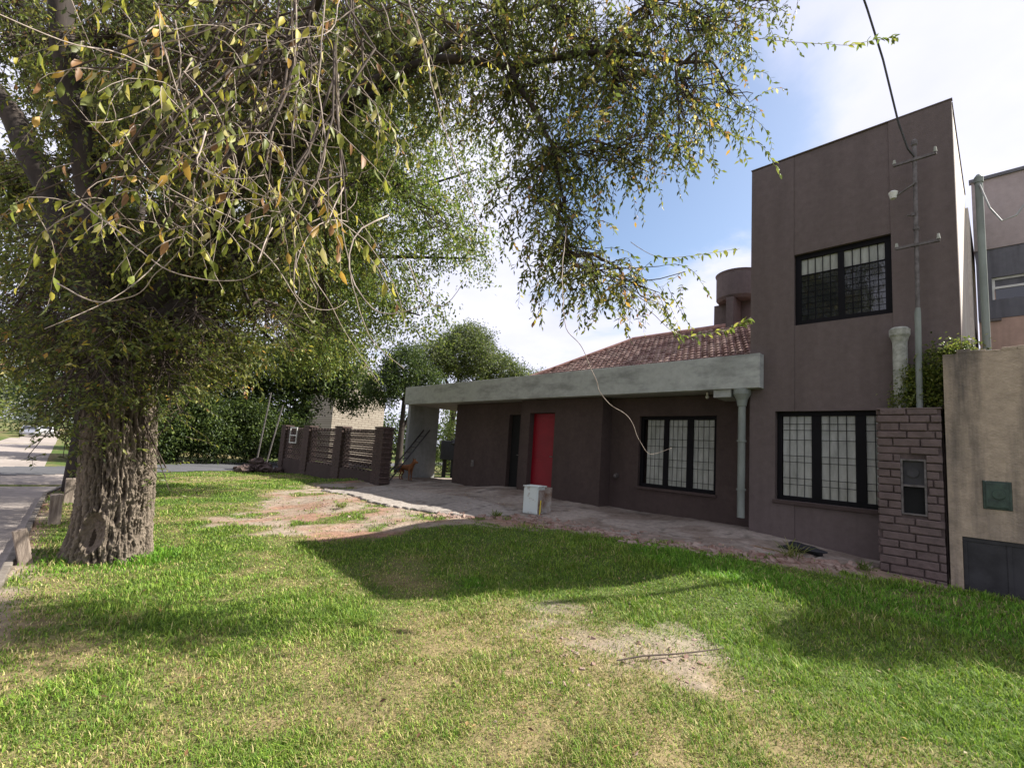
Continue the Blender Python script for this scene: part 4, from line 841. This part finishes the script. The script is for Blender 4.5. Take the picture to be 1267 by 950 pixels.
# tangle of long bare pale twigs close by, over the lawn
VT = [[(-2.04,0.95,4.0),(-2.0,0.99,3.72),(-1.92,1.07,3.42),(-1.86,1.14,3.12),(-1.79,1.19,2.91),(-1.72,1.26,2.68),(-1.65,1.32,2.49)],
[(-2.62,3.0,3.5),(-2.3,2.62,2.9),(-2.04,2.38,2.39),(-1.97,2.48,2.23),(-1.91,2.58,2.02),(-1.9,2.61,1.94),(-1.85,2.67,1.86),(-1.78,2.76,1.8),(-1.74,2.8,1.73),(-1.72,2.85,1.62),(-1.67,2.91,1.54),(-1.57,3.01,1.59)],
[(-2.39,3.82,5.68),(-1.93,4.28,5.87),(-1.47,4.77,5.85),(-1.01,5.25,5.84),(-0.76,5.51,5.92),(-0.6,5.67,5.97)],
[(-2.41,3.7,3.56),(-2.23,3.92,3.44),(-1.99,4.17,3.48),(-1.69,4.47,3.57)],[(-2.28,3.81,2.92),(-2.08,4.06,2.68),(-1.87,4.27,2.72),(-1.71,4.43,2.79),(-1.6,4.53,2.89)],
[(-2.07,4.27,4.97),(-1.85,4.53,4.87),(-1.62,4.78,4.77),(-1.49,4.97,4.49)],
[(-2.69,-0.07,2.43),(-2.57,0.07,2.31),(-2.46,0.22,2.18),(-2.34,0.35,2.14),(-2.22,0.47,2.15),(-2.11,0.57,2.25)],
[(-2.91,-0.1,2.11),(-2.79,0.04,2.04),(-2.67,0.15,2.08),(-2.58,0.23,2.2),(-2.53,0.27,2.29)],
[(-2.44,-0.05,3.08),(-2.35,0.05,3.04),(-2.26,0.14,3.06),(-2.17,0.23,3.12),(-2.07,0.32,3.16)],
[(-2.41,0.16,2.82),(-2.35,0.25,2.69),(-2.23,0.39,2.56),(-2.12,0.53,2.5),(-2.03,0.61,2.51),(-1.98,0.65,2.6),(-1.96,0.64,2.81)],
[(-2.12,0.5,3.51),(-2.13,0.54,3.22),(-2.14,0.57,2.97),(-2.16,0.59,2.72),(-2.13,0.64,2.63),(-2.17,0.61,2.54),(-2.25,0.54,2.43)],
[(-2.25,0.44,3.03),(-2.19,0.52,2.97),(-2.13,0.58,2.96),(-2.1,0.6,3.05)],
[(-2.29,0.79,3.36),(-2.3,0.83,3.07),(-2.3,0.91,2.54),(-2.27,0.99,2.26),(-2.22,1.08,2.02),(-2.11,1.22,1.88)],
[(-1.93,0.58,3.43),(-1.97,0.6,3.01),(-1.96,0.66,2.74),(-1.98,0.65,2.62),(-2.05,0.61,2.46),(-2.12,0.55,2.35),(-2.22,0.46,2.27)]]
mb = MB(); tipP = []
for i, p in enumerate(VT):
    cv = limb_curve(p, 7); r0_ = .0045 if i == 0 else .0032
    cv = cv + np.array([[mnoise.noise(Vector(q)*9)*.012, mnoise.noise(Vector(q)*9+Vector((3, 0, 0)))*.012, 0] for q in cv])
    mb.tube([Vector(q) for q in cv], [r0_*(1-.55*k/(len(cv)-1)) for k in range(len(cv))], n=6)
    if i in (2, 3, 4, 5):
        for q, q2 in zip(cv[5:-1], cv[6:]):
            for r_ in range(2): tipP.append((q+(q2-q)*rng.random(), q2-q))
tr_ = random.Random(5)
for i in range(58):
    c0 = np.array([tr_.gauss(-2.25, .28), tr_.gauss(.48, .30), tr_.uniform(2.3, 3.6)]); a_ = tr_.uniform(0, 6.28); ln = tr_.uniform(.3, .9)
    d = np.array([math.cos(a_)*tr_.uniform(.2, 1), math.sin(a_)*tr_.uniform(.2, 1), tr_.uniform(-1.0, .4)]); d /= np.linalg.norm(d); p = c0; pts = [p]; cu = tr_.uniform(-.02, .34)
    for k in range(5):
        d = d + np.array([tr_.gauss(0, .22), tr_.gauss(0, .22), -.35 if k < 2 else cu*2.2]); d /= np.linalg.norm(d); p = p + d*ln/5; pts.append(p)
    pts = limb_curve(pts, 5)[::2]
    mb.tube([Vector(q) for q in pts], [.0030*(1-.6*k/(len(pts)-1)) for k in range(len(pts))], n=5)
mb.build('bare_twigs', M['twig'], elm, smooth=True)
if tipP:
    P = np.array([q[0] for q in tipP]); A_ = unit(np.array([q[1] for q in tipP])); n_ = len(P)
    D = unit(A_*.6+rng.normal(size=(n_, 3))*.4+np.array([0, 0, -.3])); col = GREENS[rng.integers(0, 4, n_)]*1.4
    leaves('tip_leaves', P, D, unit(np.array([0, 0, 1.])+rng.normal(size=(n_, 3))*.4), np.full(n_, .07), np.full(n_, .028), col, elm, big=True)

# --- generic leafy trees
def blob_points(cl, n_, shell=.5):
    vol = np.array([c_[3]*c_[4]*c_[5] for c_ in cl]); ci = rng.choice(len(cl), n_, p=vol/vol.sum())
    u = rng.normal(size=(n_, 3)); u /= np.linalg.norm(u, axis=1, keepdims=True); q = (shell+(1-shell)*rng.random(n_))[:, None]
    C_ = np.array([c_[:3] for c_ in cl])[ci]; R_ = np.array([c_[3:6] for c_ in cl])[ci]
    lump = 1+.22*np.sin(u[:, :1]*7+ci[:, None])*np.cos(u[:, 1:2]*6+u[:, 2:3]*5)
    return C_+u*q*R_*lump, u
def tree(name, label, x, y, h, tr, cl, n_, Ll, cols, cat='tree', group=None, droop=.3, trunk=True, clump=8, lean=(0, 0)):
    z = tz(x, y); e = empty(name, (x, y, z), label, cat, group)
    if trunk:
        mb = MB(); top = Vector((x+lean[0], y+lean[1], z+h*.55))
        cv = limb_curve([(x, y, z-.1), (x+lean[0]*.4, y+lean[1]*.4, z+h*.25), tuple(top)], 6); mb.tube([Vector(q) for q in cv], [tr*(1-.5*k/(len(cv)-1)) for k in range(len(cv))], n=10)
        for c_ in cl:
            a0 = Vector(cv[random.randrange(len(cv)//2, len(cv))]); b0 = Vector(c_[:3]); mid = a0.lerp(b0, .5)+Vector((random.uniform(-.2, .2), random.uniform(-.2, .2), .2))
            mb.tube([Vector(q) for q in limb_curve([tuple(a0), tuple(mid), tuple(b0)], 5)], [tr*.4*(1-.085*k) for k in range(11)], n=6)
        mb.build('trunk', M['limbbark'], e, smooth=True)
    nc = n_//clump; P0, u = blob_points(cl, nc); P = np.repeat(P0, clump, 0) + rng.normal(size=(nc*clump, 3))*Ll*np.array([1.1, 1.1, 1.0]); U_ = np.repeat(u, clump, 0)
    n2 = len(P); D = unit(rng.normal(size=(n2, 3))+U_*.4+np.array([0, 0, -droop*2])); Nn = unit(rng.normal(size=(n2, 3))*.7+np.array([0, 0, 1]))
    cc_ = np.array(cols)[rng.integers(0, len(cols), n2)]*np.repeat(rng.uniform(.7, 1.3, nc), clump)[:, None]
    leaves('crown', P, D, Nn, Ll*rng.uniform(.7, 1.3, n2), Ll*.5*rng.uniform(.8, 1.2, n2), cc_, e)
    return e
DG = [(.035, .06, .02), (.05, .08, .025), (.028, .045, .018)]; MG = [(.085, .125, .026), (.11, .15, .03), (.06, .09, .022)]; YG = [(.19, .23, .04), (.15, .20, .035), (.23, .24, .055)]; OG = [(.10, .12, .06), (.08, .10, .05), (.13, .14, .075)]
# second elm by the corner, its crown sunlit over the lawn
tree('street_tree', 'second tree near the street corner with fine bright green drooping crown', -14.6, .45, 12, .34,
     [(-13.6, 4.2, 6.2, 2.2, 2.0, 1.5), (-12.6, 5.6, 5.4, 1.7, 1.6, 1.2), (-14.5, 3.0, 7.6, 2.4, 2.2, 1.5), (-14.5, 1.0, 6.2, 2.2, 2, 1.6), (-15.8, -1.2, 5.8, 2.2, 1.8, 1.6), (-14.8, 1.5, 9, 2.6, 2.6, 1.6), (-13.9, 4.9, 4.2, 1.3, 1.2, .9), (-15.5, 2.8, 4.4, 1.5, 1.6, 1.1), (-12.4, 5.4, 3.7, 1.1, 1.0, .7), (-13.6, 4.4, 3.5, 1.1, 1.0, .6), (-10.79, 5.64, 9.17, 1.51, 1.51, 1.29), (-10.19, 6.58, 7.31, 1.29, 1.29, 1.19), (-10.75, 5.48, 5.96, 1.24, 1.24, 1.24), (-11.39, 4.47, 7.95, 1.45, 1.45, 1.24), (-11.93, 4.21, 10.56, 1.51, 1.51, 1.29), (-9.84, 7.37, 9.17, 1.01, 1.01, 1.01), (-10.65, 6.49, 4.92, 0.97, 0.97, 0.86), (-11.37, 5.06, 4.47, 1.24, 1.24, 0.83), (-12.18, 3.98, 5.83, 1.24, 1.24, 1.24), (-9.93, 7.68, 6.72, 0.67, 0.67, 0.9), (-11.14, 5.58, 11.71, 1.34, 1.34, 1.12)], 85000, .10, MG+YG, droop=.6, clump=10)
tree('evergreen_tree', 'dark dense tree across the crossing street, left of the brick house', -27.5, 9.8, 9, .35,
     [(-27.5, 10.2, 6.0, 2.4, 2.2, 2.2), (-27, 12.2, 4.6, 1.8, 1.6, 1.6), (-27.5, 8.0, 5.2, 2.0, 2.0, 1.7), (-27.5, 10, 8.4, 1.9, 1.9, 1.4), (-27.8, 8.4, 3.0, 1.8, 2.2, 1.6)], 28000, .20, DG+MG)
tree('broad_tree', 'broad green tree behind the hedge across the crossing street', -28.5, 4.0, 8.5, .35,
     [(-28.5, 4.2, 5.6, 2.4, 2.2, 2.0), (-28.8, 1.6, 5.2, 2.0, 2.2, 1.9), (-28.5, 6.4, 4.8, 1.8, 1.6, 1.6), (-29.5, 3.5, 8, 2.2, 2.2, 1.5), (-28.5, 0, 3.5, 2, 2, 2), (-28.5, 4, 3, 2, 3.5, 1.8)], 30000, .20, DG+MG)
tree('hedge_bush', 'rounded leafy hedge along the crossing street behind the two poles', -26, 5.0, 2.6, .1,
     [(-26.2, 3.4, 1.3, 1.0, 1.2, 1.3), (-26.2, 5.2, 1.4, 1.0, 1.3, 1.4), (-26.2, 7.2, 1.3, 1.0, 1.3, 1.3), (-26.3, 1.4, 1.2, 1.0, 1.2, 1.2), (-26.2, 9.0, 1.2, 1, 1.2, 1.3), (-26.4, 4.3, 2.6, .9, 1.3, .8), (-26.4, 6.8, 2.5, .9, 1.3, .8), (-26.4, 2.2, 2.3, .9, 1.2, .8)], 42000, .15, MG+MG+DG, cat='hedge', trunk=False)
tree('feathery_tree', 'olive green feathery tree rising behind the carport canopy', -24, 17.6, 9.5, .3,
     [(-24, 18.2, 7.4, 2.4, 2.3, 1.7), (-24, 15.9, 6.7, 1.6, 1.6, 1.2), (-23.6, 20.8, 6.8, 1.9, 1.9, 1.3), (-24.2, 18.6, 8.7, 1.7, 1.7, 1.0), (-22.5, 22.4, 6.3, 1.4, 1.4, .9)], 46000, .14, OG+MG+YG[:1], droop=.1)
tree('yard_tree', 'darker tree standing just left of the feathery one behind the carport', -22.5, 13.2, 7, .22,
     [(-22.5, 13.0, 5.6, 1.5, 1.3, 1.4), (-22.3, 14.4, 4.9, 1.2, 1.1, 1.0), (-22.5, 12.0, 4.4, 1.2, 1.1, 1.1)], 18000, .13, DG+MG, droop=.3)
tree('yard_bush', 'leafy bush in the back yard seen through the open carport', -16.5, 13.0, 2.6, .08,
     [(-16.8, 13.0, 1.6, 1.0, 1.0, 1.3), (-15.6, 13.4, 1.2, 1.0, .9, 1.0), (-17.8, 12.6, 1.1, .9, .9, 1.0), (-16.6, 13.6, 3.2, 1.0, 1.0, .9), (-15.2, 13.8, 3.0, 1.0, .9, 1.0), (-18.2, 13.6, 3.0, 1.1, .9, 1.2), (-14.6, 13.6, 1.6, 1.0, .9, 1.2)], 14000, .10, MG+YG[:1], cat='bush', trunk=False)
for i, (x, y, h, lb) in enumerate([(-52, -7.2, 6.5, 'yellow green roadside tree nearest on the far side of the road'), (-66, -7.5, 7, 'roadside tree beyond the nearest yellow green one'), (-92, -8.5, 12, 'distant tree left of the parked cars at the road end'), (-108, -3.2, 13, 'distant tree closing the road directly behind the parked cars'), (-98, 4.5, 11, 'distant tree right of the parked cars'), (-40, 4.8, 7.5, 'dark tree beyond the crossing street close behind the elm'), (-60, 8.5, 8, 'tall tree far beyond the crossing street at right of the road')]):
    z = tz(x, y); s_ = h/8*1.15
    tree('roadside_tree', lb, x, y, h, .22, [(x, y, z+h*.62, 2.5*s_, 2.5*s_, 2.0*s_), (x+1, y+1.5, z+h*.42, 1.8*s_, 1.9*s_, 1.5*s_), (x, y-1.6, z+h*.45, 1.9*s_, 1.8*s_, 1.7*s_), (x+.5, y, z+h*.25, 1.8*s_, 1.9*s_, 1.3*s_)], 11000, .30, (YG+OG) if i in (0, 1, 2) else (MG+OG), group='trees along the road')
# more greenery that closes the view behind the lawn
tree('back_hedge', 'long dark hedge and scrub far behind the brick house', -44, 14, 5, .1,
     [(-44, 8+3.2*k, 2.0+.6*math.sin(k*2.3), 2.0, 2.2, 2.8+.5*math.sin(k*1.7)) for k in range(9)], 16000, .35, DG+MG, cat='hedge', trunk=False)
tree('road_end_scrub', 'low scrub closing the view at the far end of the road', -125, 0, 4, .1,
     [(-125+random.uniform(-4, 4), -24+6*k, 1.5, 4, 4, 4) for k in range(11)], 7000, .6, MG+OG, cat='scrub', trunk=False)
tree('roof_tree', 'small bushy treetop showing just above the canopy left of the tiled roof', -19, 20.5, 6, .2,
     [(-19.0, 20.6, 5.4, 1.4, 1.3, .9), (-17.6, 21.6, 5.3, 1.2, 1.2, .7)], 6000, .13, MG+OG, droop=.2)
# shrub wedged behind the brick pillar
tree('pillar_shrub', 'sunlit leafy shrub sprouting between the brick pillar and the beige wall', -.62, 8.08, 3.0, .03,
     [(-.74, 8.07, 2.66, .28, .13, .34), (-.52, 8.05, 2.92, .26, .14, .34), (-.32, 8.03, 3.05, .20, .12, .24), (-.92, 8.10, 2.50, .14, .08, .18), (-.4, 8.05, 2.5, .3, .12, .4)], 8000, .045, MG+YG+YG, cat='shrub', clump=6)
tree('shadow_shrub', 'tall shrub added out of view behind the beige wall for its shadow on the lawn', 1.35, 8.6, 5.0, .06,
     [(1.35, 8.6, 4.25, .5, .35, .75), (1.3, 8.6, 3.4, .65, .4, .7), (1.45, 8.6, 2.5, .5, .4, .7)], 14000, .07, MG, cat='shrub', clump=6)  # out-of-view shrub added to throw a shadow on the right of the lawn

# ---------------------------------------------------------------- grass
grassm = attr_mat('grass_blade', 'tint', rough=.6, transl=.35, spec=.25)
def make_grass(n_, rmin, rmax, powr):
    u = rng.random(n_); a1 = 1-powr; r_ = (rmin**a1+(rmax**a1-rmin**a1)*u)**(1/a1)
    th = np.radians(rng.uniform(-112, 22, n_)); x = np.sin(th)*r_; y = np.cos(th)*r_
    dirt, dry, worn = masks(x, y); nn = fbm(x, y, .8, 80)
    keep = (rng.random(n_) > dirt*1.05-.02) & (y > kerb_y(x)+.06) & (x > street_near(y)+.3) & (x < 3.4) & (y < 12) & ~concrete_mask(x, y)
    keep &= ((x+6.99)**2+(y-.55)**2 > .15) & ~((y > 7.6) & (x > -1.2)) & ~((y > 8.2))
    keep &= rng.random(n_) < 1.15-.75*dry*fbm(x, y, .3, 83)-.35*(1-sstep(.3, .5, fbm(x, y, .18, 84)))
    x, y, r_, dirt, dry, nn = [a_[keep] for a_ in (x, y, r_, dirt, dry, nn)]; k = len(x)
    z = terr(x, y)
    lush = np.exp(-(((x+2.3)/1.2)**2+((y-5.6)/.6)**2)) + .9*np.exp(-(((x+6.9)/.8)**2+((y-.5)/.8)**2)) + .7*np.exp(-(((x-.2)/1.5)**2+((y-6.6)/1.1)**2)) + .5*np.exp(-(((x+3.9)/.5)**2+((y-3.2)/.4)**2))
    cl1 = sstep(.35, .75, fbm(x, y, .32, 85)); cl2 = fbm(x, y, .14, 88)
    ln = (.016+.030*nn+.030*cl1)*(.58+.5*cl2)*(1-.45*dry)*rng.uniform(.5, 1.5, k)*(1+1.0*lush)*(1+.022*r_)
    wd = (.0016+.0010*r_)*rng.uniform(.7, 1.3, k)
    a_ = rng.uniform(0, 2*np.pi, k); s = np.stack([np.cos(a_), np.sin(a_), np.zeros(k)], 1); fdir = np.stack([-np.sin(a_), np.cos(a_), np.zeros(k)], 1)*rng.uniform(.2, 1.35, k)[:, None]
    P = np.stack([x, y, z-.004], 1); up_ = np.array([0, 0, 1.])
    m1 = P+up_*ln[:, None]*.55+fdir*ln[:, None]*.25; tp = P+up_*ln[:, None]*rng.uniform(.6, 1, k)[:, None]+fdir*ln[:, None]*.85
    w_ = wd[:, None]; v = np.stack([P-s*w_*.5, P+s*w_*.5, m1+s*w_*.4, m1-s*w_*.4, tp], 1).reshape(-1, 3); i = (np.arange(k)*5)[:, None]
    isd = rng.random(k) < np.clip(.05+.42*dry, 0, .9); gcol = np.array([(.175, .29, .034), (.24, .34, .046), (.115, .215, .026)])[rng.integers(0, 3, k)]
    dcol_ = np.array([(.50, .44, .20), (.42, .35, .15), (.34, .34, .09)])[rng.integers(0, 3, k)]
    col = np.where(isd[:, None], dcol_, gcol)*rng.uniform(.6, 1.3, k)[:, None]*(.72+.5*fbm(x, y, .22, 87))[:, None]
    col = np.where((lush > .4)[:, None] & ~isd[:, None], col*np.array([.85, 1.1, .8]), col)
    return v, i, col
v, i, col = make_grass(900000, 1.3, 24, 1.15)
print('grass', len(i))
gobj = npmesh('grass', v, [i+np.array([0, 1, 2, 3]), i+np.array([3, 2, 4])], grassm, col=np.repeat(col, 5, 0))
tag(gobj, 'short patchy lawn grass, green with straw coloured spots', 'grass', kind='stuff')
# fallen leaves
n_ = 2600; x = rng.uniform(-11, 1.8, n_); y = rng.uniform(.2, 7.2, n_); kp = (fbm(x, y, 1.0, 90) > .42) & (y > kerb_y(x)); x, y = x[kp], y[kp]; n_ = len(x)
P = np.stack([x, y, terr(x, y)+rng.uniform(.012, .035, n_)+.03*concrete_mask(x, y)], 1); a_ = rng.uniform(0, 6.28, n_)
D = unit(np.stack([np.cos(a_), np.sin(a_), rng.normal(size=n_)*.25], 1)); Nn = unit(np.array([0, 0, 1.])+rng.normal(size=(n_, 3))*.35)
lv = leaves('fallen_leaves', P, D, Nn, rng.uniform(.02, .05, n_), rng.uniform(.01, .02, n_), np.array([(.36, .24, .10), (.24, .13, .06), (.44, .36, .2), (.16, .09, .05)])[rng.integers(0, 4, n_)]*rng.uniform(.7, 1.2, n_)[:, None], None)
tag(lv, 'small dry fallen leaves scattered over lawn and path', 'fallen leaves', kind='stuff')
# chips of concrete, brick and gravel
mb = MB(); 
def chips(n_, fx, fy, s0, s1):
    for k in range(n_):
        x = fx(); y = fy(x); r_ = random.uniform(s0, s1)*random.random()**.6+.006
        bm = None; z = tz(x, y); rot = Matrix.Rotation(random.uniform(0, 3), 3, Vector((random.random(), random.random(), random.random()+.1)).normalized())
        mb.box(x-r_, x+r_, y-r_*.7, y+r_*.7, z-r_*.3, z+r_*.6, rot=rot)
chips(1300, lambda: random.uniform(-7, -1.3), lambda x: float(concrete_front(x))+random.gauss(-.10, .22), .006, .05)
chips(260, lambda: random.uniform(-11, -1.6), lambda x: random.uniform(float(concrete_front(x)), 8.2), .004, .016)
chips(110, lambda: random.gauss(-1.75, .35), lambda x: random.gauss(3.35, .5), .004, .014)
chips(240, lambda: random.uniform(-11, -5.8), lambda x: random.uniform(2.4, 5.2), .006, .022)
for k in range(46):
    x = random.uniform(-6.2, -1.5); y = float(concrete_front(x))+random.uniform(-.28, .1); z = tz(x, y); a_, b_ = random.uniform(.05, .16), random.uniform(.04, .10)
    mb.box(x-a_, x+a_, y-b_, y+b_, z-.012, z+.022, rot=Matrix.Rotation(random.uniform(0, 3), 3, 'Z') @ Matrix.Rotation(random.uniform(-.3, .3), 3, 'X') @ Matrix.Rotation(random.uniform(-.2, .2), 3, 'Y'))
ch = mb.build('rubble', mat('stone_chips', (.32, .25, .21), col2=(.19, .105, .08), scale=6, bump=.3), bevel=.003); tag(ch, 'stone and brick chips along the broken path and bare soil', 'rubble', kind='stuff')
# a long dry straw lying on the lawn
thing1('fallen_twig', MB().tube([(TW[0], TW[1], tz(TW[0], TW[1])+.035) for TW in ((-1.95, .62), (-1.93, .83), (-1.90, 1.07))], .0022, n=5), M['darktwig'], 'thin dry twig lying on the lawn in the foreground', 'twig')

# weed by the wall foot and a flat scrap of rubber on the path
def weed(name, label, x, y, n_, h, cols, group=None):
    z = tz(x, y); a_ = rng.uniform(0, 6.28, n_); el = rng.uniform(.5, 1.4, n_)
    P = np.stack([x+rng.normal(size=n_)*.05, y+rng.normal(size=n_)*.04, np.full(n_, z)+rng.uniform(0, h*.3, n_)], 1)
    D = np.stack([np.cos(a_)*np.cos(el), np.sin(a_)*np.cos(el), np.sin(el)], 1); Nn = unit(np.stack([-np.cos(a_)*np.sin(el), -np.sin(a_)*np.sin(el), np.cos(el)], 1)+rng.normal(size=(n_, 3))*.2)
    o = leaves(name, P, D, Nn, h*rng.uniform(.5, 1.1, n_), rng.uniform(.012, .022, n_), np.array(cols)[rng.integers(0, len(cols), n_)], None, big=True)
    return tag(o, label, 'weed', group)
weed('weed', 'tall pale weed tuft growing at the path edge below the large window', -1.95, 7.05, 46, .26, [(.24, .27, .07), (.34, .33, .13), (.16, .21, .05)], 'weeds along the path')
weed('weed', 'low green weed growing at the foot of the brick pillar', -1.25, 7.35, 40, .14, [(.09, .14, .03), (.13, .18, .04)], 'weeds along the path')
weed('weed', 'small weed in the soil in front of the white cabinet', -6.3, 5.75, 40, .13, [(.12, .17, .03), (.18, .22, .05)], 'weeds along the path')
weed('weed', 'grassy tuft alone on the bare pink earth', -8.6, 3.9, 60, .13, [(.16, .21, .04), (.22, .24, .07)], 'weeds along the path')
thing1('rubber_scrap', MB().blob((-1.98, 7.62, tz(-1.98, 7.62)+.075), .19, seed=3, sub=3, amp=.25, sq=(1.4, .6, .34)), M['tarp'], 'flat black scrap of rubber lying on the path below the large window', 'scrap')
thing1('dark_line', MB().tube([(x_, y_, tz(x_, y_)+.03+.008*math.sin(k*2.1)) for k, (x_, y_) in enumerate([(-1.80, 2.80), (-1.72, 3.0), (-1.63, 3.22), (-1.53, 3.46), (-1.46, 3.66)])], [.005, .006, .0055, .005, .003], n=7), M['darktwig'], 'thin dark line lying across the worn gravelly patch of lawn', 'dark_line')  # thin dark tube laid straight across the worn patch
